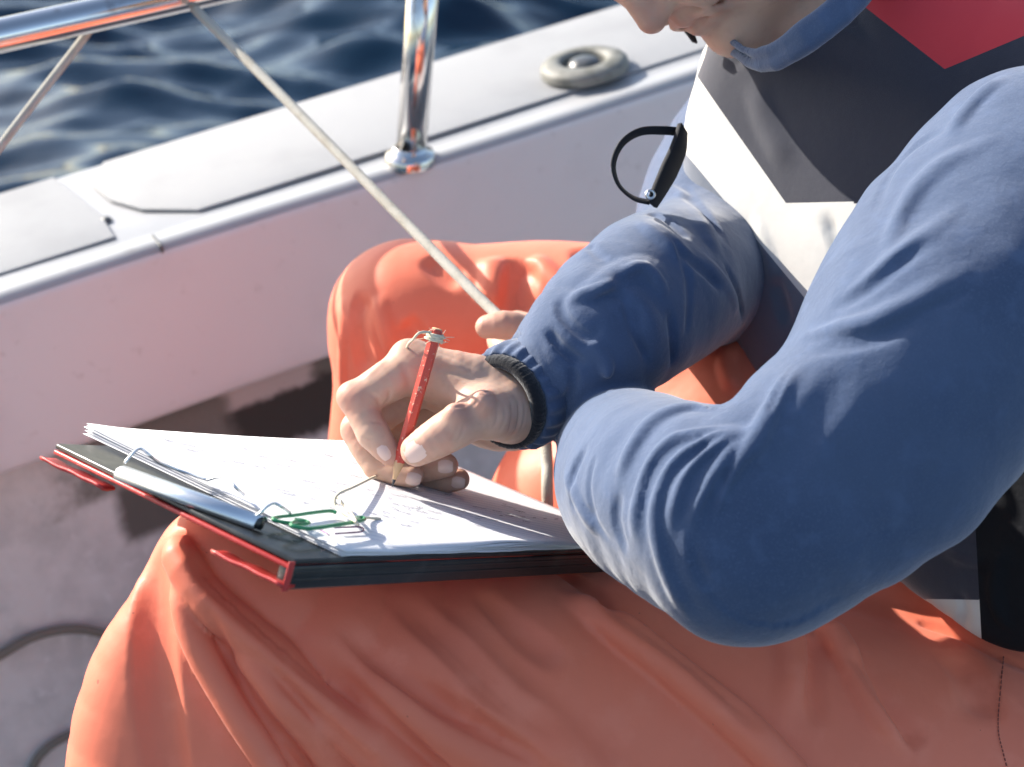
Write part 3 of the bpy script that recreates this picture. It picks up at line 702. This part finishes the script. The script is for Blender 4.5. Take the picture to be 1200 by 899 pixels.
# tendons, knuckle bulges and creases
H.ell(P(566, 470, 1.048), (px(13, 1.05),)*3, k=.008); H.ell(P(533, 484, 1.043), (px(11, 1.05),)*3, k=.008)
H.ell(P(476, 416, 1.085), (px(17, 1.08),)*3, k=.008); H.ell(P(408, 463, 1.076), (px(11, 1.08),)*3, k=.007)
H.folds([
    ([(447, 476), (441, 466), (430, 459)], 5, -1.3, True, (.2, .4)), ([(448, 478), (455, 470), (457, 455)], 5, -1.0, True),
    ([(449, 496), (441, 494), (433, 495)], 4, -.8, True), ([(421, 512), (430, 514), (440, 512)], 3.2, -.4, True),
    ([(545, 497), (541, 510), (533, 520)], 4, -.5, True), ([(538, 496), (534, 508), (527, 517)], 4, -.4, True),
    ([(531, 478), (540, 476), (548, 474)], 4, -.9, True), ([(548, 478), (556, 474), (563, 466)], 4, -.7, True), ([(551, 484), (562, 480), (569, 470)], 4, -.6, True),
    ([(590, 472), (592, 490), (583, 508)], 5, -.55, True), ([(598, 468), (600, 490), (590, 512)], 5, -.6, True), ([(606, 468), (608, 490), (598, 513)], 5, -.6, True), ([(614, 468), (615, 490), (606, 510)], 5, -.6, True),
    ([(582, 476), (583, 490), (575, 506)], 4, -.4, True), ([(563, 520), (585, 519), (606, 508)], 5, -1.0, True),
    ([(565, 462), (575, 459), (585, 460)], 3.5, -.7, True), ([(568, 466), (578, 464), (587, 466)], 3.5, -.5, True),
    ([(488, 405), (515, 420), (560, 440)], 9, 1.0), ([(500, 425), (530, 435), (570, 450)], 8, -.8),
    ([(470, 425), (478, 445), (480, 460)], 8, -.8), ([(455, 420), (440, 432), (425, 446)], 7, .6),
    ([(520, 549), (516, 543), (511, 540)], 3, -.5, True), ([(508, 568), (508, 560), (512, 554)], 3, -.5, True), ([(467, 548), (466, 556), (469, 562)], 3, -.5, True)])
H.noise(.00008, 420, 4).noise(.0002, 130, 9)
V, F = polygonise(H, P(380, 600, 1.18)*0+np.array([-.135, -.078, -1.18]), np.array([.040, .045, -1.01]), .00095, slack=.0035)
hand_mesh = (V, F)
print('hand', len(V), round(time.time()-T0, 1))
nails = []
def nail(cx, cy, ax, ay, ln, wd, lift=.0003):
    """curved nail plate centred on the finger's surface, long axis along the image direction (ax, ay)"""
    p, g = H.hit([(cx, cy), (cx+ax*.3, cy+ay*.3)]); n = nrm(g[0]); a = p[1]-p[0]; a = nrm(a-np.dot(a, n)*n); b_ = np.cross(n, a)
    V = []; nu, nv = 10, 8
    for i in range(nu+1):
        for j in range(nv+1):
            u = -1+2*i/nu; v = -1+2*j/nv; sh = math.sqrt(max(0, 1-.55*u*u)) if u > 0 else (1-.35*u**4)
            V.append(p[0]+a*u*ln/2+b_*v*sh*wd/2+n*(.0006-.0022*v*v*sh*sh*(wd/.012)-.0009*u*u))
    F = [(i*(nv+1)+j, i*(nv+1)+j+1, (i+1)*(nv+1)+j+1, (i+1)*(nv+1)+j) for i in range(nu) for j in range(nv)]
    V = np.array(V); q = V-n*.0012; m_ = len(V)
    F2 = F+[tuple(x+m_ for x in f[::-1]) for f in F]
    nails.append(recalc(np.concatenate([V, q]), F2))
nail(485, 530, -10, 6, .0150, .0130); nail(450, 531, 6, 8, .0100, .0075); nail(485, 562, 10, 2, .0095, .0085); nail(522, 547, 10, 0, .0095, .0085); nail(537, 566, 10, 1, .0085, .0078)
#MARK_BODY
# ------------------------------------------------------------------ person: left hand closed on the rope
LH = Field()
def lf(lst, k): LH.chain(C4(lst), k, n=3)
lf([(650, 425, 1.235, 34), (622, 405, 1.245, 36), (604, 396, 1.25, 32)], 0)
lf([(640, 400, 1.225, 22), (612, 386, 1.212, 18), (590, 381, 1.207, 17), (571, 383, 1.208, 14)], .006)
lf([(606, 385, 1.252, 19), (588, 392, 1.243, 17), (590, 408, 1.225, 15), (606, 412, 1.215, 13)], .003)
lf([(612, 402, 1.258, 18), (596, 412, 1.245, 16), (600, 427, 1.228, 15), (614, 429, 1.218, 13)], .003)
lf([(620, 420, 1.258, 17), (606, 431, 1.246, 15), (611, 444, 1.230, 14), (624, 444, 1.222, 12)], .003)
lf([(630, 435, 1.256, 15), (618, 447, 1.245, 13), (623, 457, 1.232, 12), (634, 456, 1.226, 11)], .003)
LH.noise(.0003, 250, 2)
lhand = polygonise(LH, P(540, 480, 1.30)*0+np.array([-.045, -.012, -1.30]), np.array([.055, .068, -1.17]), .0016, slack=.004)
print('left hand', round(time.time()-T0, 1))
# ------------------------------------------------------------------ person: head (bowed, seen from its left side)
hf = nrm([-.46, -.87, 0]); hg = nrm([.87, -.46, 0]); hl = np.array([0, 0, 1.]); psi = math.radians(14)
hf, hl = hf*math.cos(psi)+hl*math.sin(psi), hl*math.cos(psi)-hf*math.sin(psi)
rho = math.radians(18); hl, hg = hl*math.cos(rho)+hg*math.sin(rho), hg*math.cos(rho)-hl*math.sin(rho)
HO = P(784, 8, 1.14)
def HP(f, g, l): return HO+(hf*f+hg*g+hl*l)/1000
AX = np.stack([hf, hg, hl])
HD = Field()
def he(f, g, l, rf, rg, rl, k, op='u'): HD.ell(HP(f, g, l), np.array([rf, rg, rl])/1000, AX, k/1000, op)
def hc(lst, k, op='u', n=3): HD.chain([(HP(a, b, c), r/1000) for a, b, c, r in lst], k/1000, op, n)
he(-82, -72, 0, 98, 84, 74, 0); he(-50, -8, 0, 49, 70, 57, 30)
for sgn in (-1, 1):
    hc([(-22, 48, 6*sgn, 15), (-45, 40, 34*sgn, 16), (-82, 12, 52*sgn, 17)], 22); he(-30, -30, 38*sgn, 24, 22, 22, 22)
    he(-12, 2, 24*sgn, 16, 22, 18, 16); he(-8, -52, 33*sgn, 20, 13, 17, 10, 's'); hc([(-2, -66, 14*sgn, 7), (-10, -68, 38*sgn, 7)], 14)
    he(-14, -52, 32*sgn, 12.5, 12, 12.5, 1); he(-90, -35, 76*sgn, 16, 30, 6, 5); he(-88, -38, 82*sgn, 9, 20, 5, 3, 's')
    he(3, -5, 11*sgn, 9, 7.5, 7, 5); he(8, 2, 6*sgn, 4, 3, 3, 2, 's')
hc([(0, -52, 0, 8), (7, -30, 0, 9), (14, -10, 0, 10), (15, -7, 0, 10.5)], 9)
he(-14, 50, 0, 15, 14, 20, 14)
hc([(-5, 12, 0, 8), (-9, 12, 14, 8), (-20, 14, 26, 7)], 8); hc([(-5, 12, 0, 8), (-9, 12, -14, 8), (-20, 14, -26, 7)], 8)
for sgn in (-1, 1):
    hc([(-1, 14, 0, 5), (-4, 15, 12*sgn, 4.6), (-14, 19, 25*sgn, 2.5)], 4)
    hc([(-2, 26, 0, 5.5), (-5, 26, 11*sgn, 5), (-14, 21, 24*sgn, 2.5)], 4)
    hc([(3.5, 20, 0, 1.6), (0, 20, 12*sgn, 1.6), (-12, 20, 27*sgn, 1.8)], 2.5, 's')
    hc([(6, 5, 12*sgn, 2), (-4, 12, 28*sgn, 2.5), (-14, 26, 34*sgn, 2.5)], 7, 's')
HD.chain([(HP(-95, 0, 0), .056), (HP(-112, 60, 0), .056), (P(990, 55, 1.18), .042)], .03)
HD.noise(.0005, 90, 5)
c_ = HP(-75, -40, 0); headm = polygonise(HD, c_-np.array([.15, .15, .115]), c_+np.array([.17, .155, .115]), .0024, slack=.004)
print('head', round(time.time()-T0, 1))
V, F = join([hand_mesh, lhand, headm])
person = mesh_obj('person', V, np.array(F), M['skin'])
# flushed lips, knuckles and fingertips
Wp = [(HP(a, b, 0)+hl*c/1000, r) for a, b, c, r in ((0, 16, 0, 8), (-2, 16, 10, 7), (-2, 16, -10, 7), (-1, 25, 0, 8), (-4, 25, 9, 7), (-4, 25, -9, 7), (-10, 20, 20, 6), (14, -8, 0, 16))]
Wp = [(W(p), r/1000) for p, r in Wp]+[(W(P(x, y, d)), r/1000) for x, y, d, r in ((408, 464, 1.065, 14), (540, 484, 1.04, 12), (566, 470, 1.045, 12), (488, 531, 1.04, 13), (454, 536, 1.06, 11), (494, 560, 1.075, 10), (533, 546, 1.085, 10), (546, 562, 1.10, 11), (404, 503, 1.09, 13), (573, 384, 1.2, 16))]
vv = np.empty(len(person.data.vertices)*3); person.data.vertices.foreach_get('co', vv); vv = vv.reshape(-1, 3)+ORG[person.name]
fl = np.zeros(len(vv))
for p_, r_ in Wp: fl = np.maximum(fl, np.exp(-(np.linalg.norm(vv-p_, axis=1)/r_)**2*1.2))
atr = person.data.attributes.new('flush', 'FLOAT', 'POINT'); atr.data.foreach_set('value', (fl*.5).astype(np.float32))
tag(person, 'seated person in blue jacket, striped vest and orange trousers writing on the clipboard', 'person')
for v, f in nails: mesh_obj('fingernail', v, f, M['nail'], person)
HRf = Field(); HRf.ell(HP(-92, -82, 0), np.array([.102, .088, .080]), AX); HRf.noise(.003, 110, 3)
HRf.ell(HP(-10, -20, 0), np.array([.085, .10, .10]), AX, .01, 's'); HRf.ell(HP(-100, 45, 0), np.array([.06, .06, .075]), AX, .01, 's')
V, F = polygonise(HRf, c_-np.array([.17, .12, .12]), c_+np.array([.17, .20, .12]), .005); mesh_obj('hair', V, F, M['hair'], person)

# ------------------------------------------------------------------ trousers
TR = Field()
def tr(lst, k): TR.chain(C4(lst), k, n=3)
tr([(258, 666, 1.0, 73), (440, 800, 1.05, 150), (680, 862, 1.115, 200), (1000, 935, 1.17, 216), (1260, 960, 1.22, 214)], 0)
TR.chain(C4([(258, 666, 1.0, 73), (247, 745, 1.0, 106), (244, 900, 1.02, 164), (235, 1250, 1.05, 150), (215, 1500, 1.08, 135)]), .010, n=6)
tr([(480, 375, 1.40, 86), (700, 372, 1.37, 86), (930, 480, 1.27, 115), (1120, 720, 1.29, 150)], .02)
tr([(480, 375, 1.40, 84), (456, 500, 1.42, 68), (440, 700, 1.45, 76), (430, 1180, 1.52, 78)], .03)
tr([(1260, 930, 1.22, 210), (1170, 760, 1.26, 170)], .03)
tr([(690, 600, 1.33, 120), (850, 570, 1.29, 140), (1050, 720, 1.28, 150)], .04)
TR.cut(P(130, 800, .962), [-.1, .08, .99], .02)
TB = TR.copy()
TR.rolls([
    ([(203, 622), (214, 655), (250, 702), (288, 739), (328, 774), (385, 827), (430, 868), (485, 915)], [18, 22, 26, 27, 27, 27, 28, 29], 36, 2, (1, 0)),
    ([(262, 712), (290, 765), (312, 800), (333, 830), (368, 870), (412, 915)], [14, 18, 21, 22, 23, 24], 29, 2, (1, 0)),
    ([(206, 672), (214, 702), (227, 740), (250, 788), (275, 832), (298, 868), (326, 915)], [10, 14, 17, 18, 18, 18, 18], 24, 2, (1, 0)),
    ([(655, 690), (700, 722), (740, 752), (790, 790), (838, 828), (880, 865), (930, 915)], 24, 30, 4, (1, 0)),
    ([(975, 748), (1000, 790), (1035, 845), (1082, 890)], 20, 20, 4, (0, 1)), ([(925, 752), (928, 800), (915, 850)], 22, 16, 6, (0, 1)),
    ([(405, 770), (450, 812), (510, 858), (570, 893), (600, 915)], 30, 26, 8, (1, 0)), ([(470, 720), (520, 765), (575, 820), (640, 870), (690, 915)], 34, 24, 12, (1, 0))], TB)
TR.folds([
    ([(225, 640), (243, 672), (280, 709), (314, 739), (348, 769), (390, 804), (418, 828), (455, 856)], (46, 20), -9, False, (.15, .3)),
    ([(180, 640), (177, 674), (180, 739), (183, 793), (188, 840), (197, 915)], (32, 36), -8, False, (.3, .0)),
    ([(236, 655), (256, 686), (292, 720), (326, 750), (362, 783), (404, 818)], (17, 13), -7, True, (.2, .3)),
    ([(318, 783), (336, 806), (358, 828), (392, 858), (440, 900)], (14, 12), -6, True, (.2, .05)), ([(240, 702), (252, 735), (272, 775), (297, 815), (330, 858), (368, 905)], (15, 12), -6, True, (.2, .05)),
    ([(700, 706), (745, 735), (790, 764), (835, 800), (870, 832)], (16, 12), -6, True, (.25, .2)), ([(400, 742), (450, 786), (510, 830), (570, 862)], (18, 12), -5, True, (.3, .3)),
    ([(385, 725), (407, 743), (450, 783), (510, 827), (573, 860), (640, 895)], (26, 14), -5.5, False, (.3, .1)),
    ([(455, 692), (480, 715), (527, 755), (573, 802), (617, 842), (670, 875)], (34, 26), -5, False, (.3, .2)),
    ([(560, 690), (590, 722), (617, 747), (665, 785)], 26, -3.2, False, (.3, .3)),
    ([(385, 785), (400, 797), (450, 840), (510, 893), (530, 910)], (16, 11), -5, False, (.2, .05)),
    ([(640, 662), (690, 693), (725, 715), (770, 746), (815, 780), (850, 812), (880, 842), (903, 858)], (26, 15), -9, False, (.1, .12)),
    ([(952, 748), (952, 790), (953, 825), (957, 858)], (26, 14), -8, True, (.1, .3)),
    ([(995, 758), (1025, 800), (1055, 845), (1078, 880)], (34, 16), -9, False, (.2, .12)),
    ([(1110, 760), (1140, 800), (1150, 850)], 40, -4), ([(1075, 728), (1120, 742), (1160, 762), (1205, 782)], (10, 16), -6, True, (.1, 0)),
    # far leg
    ([(616, 304), (604, 325), (602, 350), (610, 372)], (34, 22), -14, False, (.2, .1)), ([(622, 300), (645, 322), (668, 345)], 16, 8), ([(575, 300), (578, 330), (572, 362)], 22, 6),
    ([(427, 340), (418, 370), (420, 405), (428, 440)], (24, 14), -11, False, (.2, .2)), ([(442, 345), (452, 385), (462, 420)], 14, 6), ([(474, 374), (488, 392), (500, 410)], 18, -9), ([(404, 345), (402, 400), (399, 470)], 10, 4),
    ([(500, 300), (520, 318), (545, 330)], 22, -4), ([(680, 290), (690, 310), (700, 330)], 20, -8),
    ([(860, 400), (850, 425), (862, 460)], 14, 6), ([(835, 415), (820, 430)], 14, -5), ([(640, 540), (650, 560), (662, 580)], 14, 6)], gain=1.8, lim_=.8)
TR.noise(.0006, 28, 11).noise(.0003, 75, 12)
mA = polygonise(TR, [-.26, -.31, -1.60], [.60, .13, -.86], .0026)
TRc = TR.copy(); TRc.ops = [o for o in TR.ops if o[0] != 'f']
mB = polygonise(TRc, [-.30, -.78, -1.66], [.60, -.307, -.86], .009, 0)
V, F = join([mA, mB]); trousers = mesh_obj('trousers', V, np.array(F), M['pvc'], person)
print('trousers', len(V), round(time.time()-T0, 1))
# stitched seam at the hip
pts, g = TR.hit([(1176, 770), (1173, 800), (1170, 835), (1170, 860), (1176, 885), (1184, 915)])
q = np.array(catmull(pts+g*.0004, 16)); stc = []
for i in range(0, len(q)-2, 3): stc.append(tube(q[i:i+3], .00035, 6))
V, F = join(stc); tag(mesh_obj('seam_stitching', V, F, M['stitch'], trousers), kind='stuff')
for lst in ([(215, 1480, 1.08, 110), (205, 1700, 1.10, 100), (170, 1790, 1.05, 90), (60, 1830, 1.0, 75)], [(430, 1150, 1.52, 62), (420, 1330, 1.56, 62), (390, 1380, 1.53, 58), (310, 1400, 1.48, 48)]):
    BT = Field(); BT.chain(C4(lst), 0); c0_ = np.array([p for p, r in C4(lst)])
    V, F = polygonise(BT, c0_.min(0)-.07, c0_.max(0)+.07, .008, 0); mesh_obj('boot', V, F, M['rubber'], person)

# ------------------------------------------------------------------ jacket
JK = Field()
cf_c = P(588, 473, 1.086); cf_ax = nrm([.62, .30, -.72]); ca = nrm(np.cross(cf_ax, [0, 0, 1.])); cbv = np.cross(cf_ax, ca)
slv = cf_c+cf_ax*.036
def jk(lst, k): JK.chain(C4(lst), k, n=3)
jk([(1230, 240, 1.0, 150), (1130, 370, .965, 155), (1030, 510, .935, 160), (885, 618, .91, 138)], 0)            # near upper arm
jk([(1205, 235, 1.0, 130), (1118, 300, .99, 132), (1064, 400, .955, 130)], .02)
jk([(885, 618, .91, 138), (815, 590, .94, 124), (758, 562, .995, 104), (722, 515, 1.13, 66), (668, 440, 1.225, 46), (632, 412, 1.24, 36)], .008)
JK.chain([(slv, .034)]+C4([(652, 440, 1.115, 66), (692, 402, 1.108, 80), (756, 350, 1.15, 94), (822, 318, 1.24, 86)]), .006, n=3)   # far forearm
jk([(822, 318, 1.24, 86), (848, 222, 1.32, 88), (920, 120, 1.33, 90)], .012)
jk([(1000, 90, 1.21, 90), (1070, 200, 1.22, 130), (1130, 370, 1.21, 130), (1200, 560, 1.16, 110)], .02)     # body under the vest
jk([(1225, 240, 1.0, 140), (1170, 220, 1.12, 115), (1040, 130, 1.20, 110)], .03)
ring = [(846, 50, 1.18), (893, 78, 1.10), (948, 50, 1.06), (1003, 2, 1.06), (1030, -50, 1.12), (1000, -70, 1.2), (930, -30, 1.24), (866, 32, 1.22), (846, 50, 1.18)]
JK.chain([(P(*q), px(11, 1.15)) for q in ring], .004, n=3)
JK.chain([(P(x-7, y-15, d), px(9, 1.15)) for x, y, d in ring], .005, n=3)
JK.cut(P(960, 560, .870), [.14, -.12, .98], .03)
JB = JK.copy()
JK.rolls([
    ([(862, 482), (822, 472), (788, 477), (762, 492), (744, 514), (730, 540), (722, 570)], [12, 16, 18, 17, 15, 13, 11], 8, 2.5),
    ([(874, 497), (828, 502), (794, 511), (772, 526), (756, 547), (746, 578), (742, 610), (747, 645)], [7, 10, 11, 11, 11, 12, 12, 11], 7, 3),
    ([(874, 500), (845, 506), (818, 518), (797, 531), (780, 550), (768, 578), (764, 606), (769, 640), (780, 672), (796, 702), (814, 728)], [7, 8, 9, 10, 10, 11, 12, 12, 11, 10, 8], 7, 3),
    ([(874, 502), (852, 511), (828, 528), (808, 547), (796, 568), (788, 594), (782, 625)], [6, 8, 9, 10, 11, 11, 10], 6.5, 3),
    ([(872, 505), (856, 526), (839, 551), (826, 574), (815, 600), (806, 640)], [8, 10, 11, 12, 12, 11], 4, 4),
    ([(886, 492), (870, 535), (850, 575), (836, 615)], [8, 10, 10, 9], 5, 3),
    ([(1130, 318), (1078, 348), (1018, 375), (968, 384), (938, 389)], [12, 15, 15, 13, 9], 7, 5), ([(1118, 245), (1068, 286), (1024, 322), (996, 344)], [12, 15, 14, 10], 7, 5),
    ([(1160, 165), (1108, 190), (1072, 222), (1050, 258), (1040, 290)], [12, 15, 15, 13, 10], 7, 5),
    # far sleeve
    ([(668, 352), (700, 336), (735, 316), (765, 318), (785, 345)], [12, 18, 20, 18, 12], 9, 4), ([(748, 258), (770, 272), (795, 296), (815, 330)], [12, 16, 16, 12], 8, 4), ([(800, 235), (826, 268), (848, 312)], [12, 16, 12], 8, 4),
    ([(748, 345), (765, 380), (772, 425)], [12, 16, 12], 7, 4), ([(640, 392), (652, 420), (672, 455)], [8, 12, 10], 5, 3)], JB)
JK.folds([
    ([(882, 494), (842, 497), (808, 503), (782, 515)], (8, 8), -3, True, (.1, .4)), ([(880, 500), (838, 514), (808, 532), (790, 552), (778, 585)], (8, 8), -3, True, (.1, .4)), ([(878, 505), (846, 522), (822, 545), (805, 575)], (8, 8), -3, True, (.1, .4)),
    ([(1150, 335), (1090, 362), (1030, 388), (960, 398)], (9, 8), -2.5, True), ([(940, 402), (915, 450), (895, 495)], (9, 9), -2.5, True),
    ([(1060, 300), (1030, 330), (990, 355)], (9, 8), -2.5, True), ([(668, 560), (690, 600), (720, 640)], (8, 8), -2, True), ([(700, 530), (690, 570), (702, 620)], (8, 8), -2, True), ([(830, 690), (815, 650), (812, 610)], (9, 9), -2, True),
    ([(690, 350), (720, 345), (745, 362), (752, 395)], (9, 9), -3.5, True), ([(790, 290), (805, 320), (808, 360), (800, 400)], (9, 9), -3.5, True), ([(840, 300), (862, 340), (868, 380)], (9, 9), -3, True),
    ([(665, 545), (680, 590), (705, 630)], 14, 3), ([(690, 520), (672, 560), (676, 600)], 10, -2.5), ([(726, 575), (722, 610), (735, 650)], 12, -4),
    # upper arm
    ([(1085, 366), (1030, 394), (975, 404), (935, 410)], 16, -4.5, True), ([(1090, 278), (1045, 314), (1000, 347), (965, 362)], 15, -5.5, True), ([(1112, 150), (1070, 172), (1038, 208), (1022, 248)], 14, -6, True),
    ([(930, 420), (900, 480), (870, 560)], 22, 3), ([(1000, 420), (950, 500), (900, 580)], 30, -2), ([(1180, 90), (1140, 120), (1110, 160)], 16, 4),
    # far sleeve
    ([(690, 287), (700, 297), (712, 304)], 8, -5, False, (.1, .3)), ([(760, 250), (778, 256), (797, 272), (806, 282)], 10, -8, False, (.15, .2)), ([(748, 262), (765, 272), (783, 286), (800, 305)], 9, 5),
    ([(777, 277), (801, 298), (828, 322), (845, 345)], 10, -6), ([(723, 322), (752, 312), (772, 330), (782, 352)], 11, 5), ([(730, 345), (744, 388), (762, 430)], 9, -5), ([(783, 360), (787, 400), (783, 432)], 9, -6),
    ([(655, 345), (662, 372), (690, 395), (705, 378)], 10, -4), ([(665, 350), (700, 340), (725, 330)], 12, 5), ([(690, 400), (710, 425), (715, 460)], 12, 4),
    ([(820, 300), (845, 330), (862, 365)], 12, 5), ([(800, 220), (825, 250), (850, 290)], 11, -5), ([(770, 215), (790, 225), (815, 235)], 10, 4), ([(640, 385), (660, 410), (690, 430)], 10, -3), ([(655, 480), (672, 450), (668, 420)], 9, -4), ([(630, 395), (638, 425), (655, 460)], 7, 2.5),
    ([(590, 408), (600, 400), (615, 392)], 6, -3, True)], gain=1.5)
JK.noise(.0022, 13, 20).noise(.0009, 34, 21).noise(.0005, 80, 22)
V, F = polygonise(JK, [-.045, -.20, -1.43], [.50, .34, -.80], .0022)
jacket = mesh_obj('jacket', V, F, M['cloth'], person)
print('jacket', len(V), round(time.time()-T0, 1))
# gathered hem and ribbed cuff at the writing wrist
def ringmesh(prof_, amp, freq, nA=180, seed=0):
    V = []
    for i, (h, r, am) in enumerate(prof_):
        for k in range(nA):
            th = 2*math.pi*k/nA; r_ = r+am*amp*(math.sin(th*freq+.8*math.sin(th*3+seed))+.35*math.sin(th*freq*.5+1)); V.append(cf_c+cf_ax*h+r_*(math.cos(th)*ca+math.sin(th)*cbv))
    n_ = len(prof_); F = [(i*nA+k, i*nA+(k+1) % nA, ((i+1) % n_)*nA+(k+1) % nA, ((i+1) % n_)*nA+k) for i in range(n_) for k in range(nA)]
    return recalc(V, F)
V, F = ringmesh([(-.0015, .0278, 0), (-.0008, .0300, 1), (.0015, .0310, 1), (.005, .0310, 1), (.0085, .0298, .6), (.0085, .0241, 0), (-.0015, .0246, 0)], .00035, 60); mesh_obj('ribbed_cuff', V, F, M['rib'], jacket)
V, F = ringmesh([(.0075, .0300, .2), (.0066, .0318, .8), (.0085, .0335, 1), (.0125, .0350, .9), (.020, .0358, .4), (.032, .0345, .1), (.032, .0260, 0), (.009, .0260, 0)], .0011, 23, 240); mesh_obj('gathered_hem', V, F, M['cloth'], jacket)

# ------------------------------------------------------------------ life vest
VS = Field()
VS.chain(C4([(1000, 80, 1.21, 120), (1027, 176, 1.20, 240), (1066, 324, 1.18, 228), (1130, 480, 1.15, 205), (1205, 612, 1.10, 150)]), 0)
VS.chain(C4([(1020, 90, 1.20, 120), (1110, 70, 1.14, 120), (1240, 120, 1.10, 150)]), .04)
VS.chain([(P(915, -2, 1.14), px(84, 1.1)), (P(905, -12, .98), px(84, 1.0))], .008, 's')
VS.cut(P(1027, 176, 1.20)+nrm([-.75, -.10, .65])*.076, [-.75, -.10, .65], .03)
VS.folds([([(905, 320), (915, 350), (925, 385)], 14, -5), ([(880, 250), (900, 300), (912, 350)], 14, 3), ([(965, 250), (985, 300), (975, 350)], 14, -5), ([(835, 215), (860, 290), (890, 360)], 12, 3),
          ([(880, 90), (900, 150), (930, 200)], 26, 2.5), ([(1120, 690), (1130, 715), (1125, 740)], 10, -4), ([(1175, 640), (1165, 690), (1180, 740)], 14, 6), ([(1100, 640), (1140, 655), (1190, 650)], 14, 5)])
VS.noise(.0008, 30, 31).noise(.0004, 90, 32)
V, F = polygonise(VS, [.10, -.20, -1.36], [.50, .33, -.98], .0036)
bm = bmesh.new(); bv = [bm.verts.new(v) for v in V]
for f in F: bm.faces.new([bv[i] for i in f])
lines = [((827, 104), (921, 238)), ((921, 238), (967, 237)), ((806, 183), (909, 308)), ((1008, 4), (1107, 81)), ((1107, 81), (1200, 42)), ((1087, 702), (1140, 703)), ((1140, 560), (1150, 745))]
pln = [nrm(np.cross(ray(*a), ray(*b_))) for a, b_ in lines]
for n_ in pln: bmesh.ops.bisect_plane(bm, geom=bm.verts[:]+bm.edges[:]+bm.faces[:], plane_co=(0, 0, 0), plane_no=n_, dist=1e-6)
def lin(a, b_, x): return a[1]+(b_[1]-a[1])*(x-a[0])/(b_[0]-a[0])
def cls(c):
    x = 600+FPX*c[0]/-c[2]; y = 449.5-FPX*c[1]/-c[2]
    if y > 520 or (y > 420 and x > 1050):
        if x > 1140+(y-560)*10/185: return 'black'
        return 'white' if y > 702.5 else 'navy'
    if y < lin((1008, 4), (1107, 81), x) and y < lin((1107, 81), (1200, 42), x): return 'red'
    lw_ = lin((806, 183), (909, 308), x)
    if y > lw_: return 'grey'
    if y > lin((827, 104), (921, 238), x) or (y > 237.5 and x > 921): return 'white'
    return 'navy'
groups = {}
for f in bm.faces: groups.setdefault(cls(f.calc_center_median()), []).append(f)
bm.verts.index_update()
allv = np.array([v.co[:] for v in bm.verts])
vest = empty('life_vest', ORG[person.name]); vest.parent = person; vest.location = (0, 0, 0)
names = {'navy': ('navy_panel', 'navy'), 'white': ('white_stripe', 'white'), 'grey': ('slate_panel', 'grey'), 'red': ('red_yoke', 'red'), 'black': ('black_side_panel', 'blackcloth')}
for key, fs in groups.items():
    ids = sorted({v.index for f in fs for v in f.verts}); mp = {i: k for k, i in enumerate(ids)}
    o = mesh_obj(names[key][0], allv[ids], [[mp[v.index] for v in f.verts] for f in fs], M[names[key][1]], vest)
    o['label'] = {'navy': 'navy blue front and side panel', 'white': 'broad white stripe across the chest and hem', 'grey': 'slate grey lower front panel', 'red': 'red shoulder yoke', 'black': 'black lower side panel'}[key]
bm.free()
def onvest(pxs, off=.0015):
    p, g = VS.hit(pxs); return catmull(list(p+g*off), 8)
# white front edge of the far half, black lining between
V, F = prism([P(x, y, 1.245) for x, y in ((829, 50), (842, 60), (834, 95), (818, 118), (812, 130), (808, 130), (815, 105))], np.array([0, 0, -.03]), .004, 3); mesh_obj('far_front_edge', V, F, M['white'], vest)
# webbing pull loop
def ribbon(pxd, w, th, name):
    c = np.array(catmull([P(*q) for q in pxd], 8)); t_ = np.gradient(c, axis=0); t_ /= np.linalg.norm(t_, axis=1)[:, None]
    V = []; m_ = len(c); ww = np.interp(np.linspace(0, 1, m_), np.linspace(0, 1, len(w)), w)
    for i in range(m_):
        b_ = nrm(np.cross(t_[i], [.35, .25, 1.0])); n_ = nrm(np.cross(b_, t_[i])); b2 = nrm(b_*.75+n_*.65); n2 = np.cross(b2, t_[i])
        for (x, y) in ((-1, -1), (1, -1), (1, 1), (-1, 1)): V.append(c[i]+b2*x*ww[i]/2+n2*y*th/2)
    F = [(i*4+k, i*4+(k+1) % 4, (i+1)*4+(k+1) % 4, (i+1)*4+k) for i in range(m_-1) for k in range(4)]+[(0, 1, 2, 3), ((m_-1)*4+3, (m_-1)*4+2, (m_-1)*4+1, (m_-1)*4)]
    V, F = recalc(V, F, .0004, 1); return mesh_obj(name, V, F, M['black'], vest)
ribbon([(800, 155, 1.165), (778, 153, 1.15), (752, 154, 1.14), (733, 164, 1.13), (722, 180, 1.125), (719, 198, 1.125), (726, 218, 1.13), (742, 232, 1.14), (760, 237, 1.145)], [.0062, .0055, .0062], .0016, 'webbing_loop')
ribbon([(800, 150, 1.16), (796, 172, 1.152), (784, 200, 1.148), (772, 224, 1.146), (764, 240, 1.145)], [.011, .017, .018, .014, .010], .0035, 'pull_tab')
V, F = lathe(P(762, 228, 1.14), [.2, .1, 1], [(.0022, -.002), (.0036, -.001), (.0036, .001), (.0022, .002), (.0022, -.002)], 12); mesh_obj('eyelet', V, F, M['clipsteel'], vest)
V, F = prism([P(x, y, 1.20) for x, y in ((799, 31), (812, 33), (818, 50), (812, 48))], np.array([0, 0, -.006]), .0008, 2); mesh_obj('strap_end', V, F, M['black'], vest)
print('vest', round(time.time()-T0, 1))
# bench under the person
zb = W(P(1260, 960, 1.1))[2]-.115
V, F = box((.02, .55, -.2), (.75, 0, 0), (0, .75, 0), (0, 0, zb+.2), .02, 3)
mesh_obj('bench', V, F, M['gel'], boat, world=True)
print('done', round(time.time()-T0, 1))
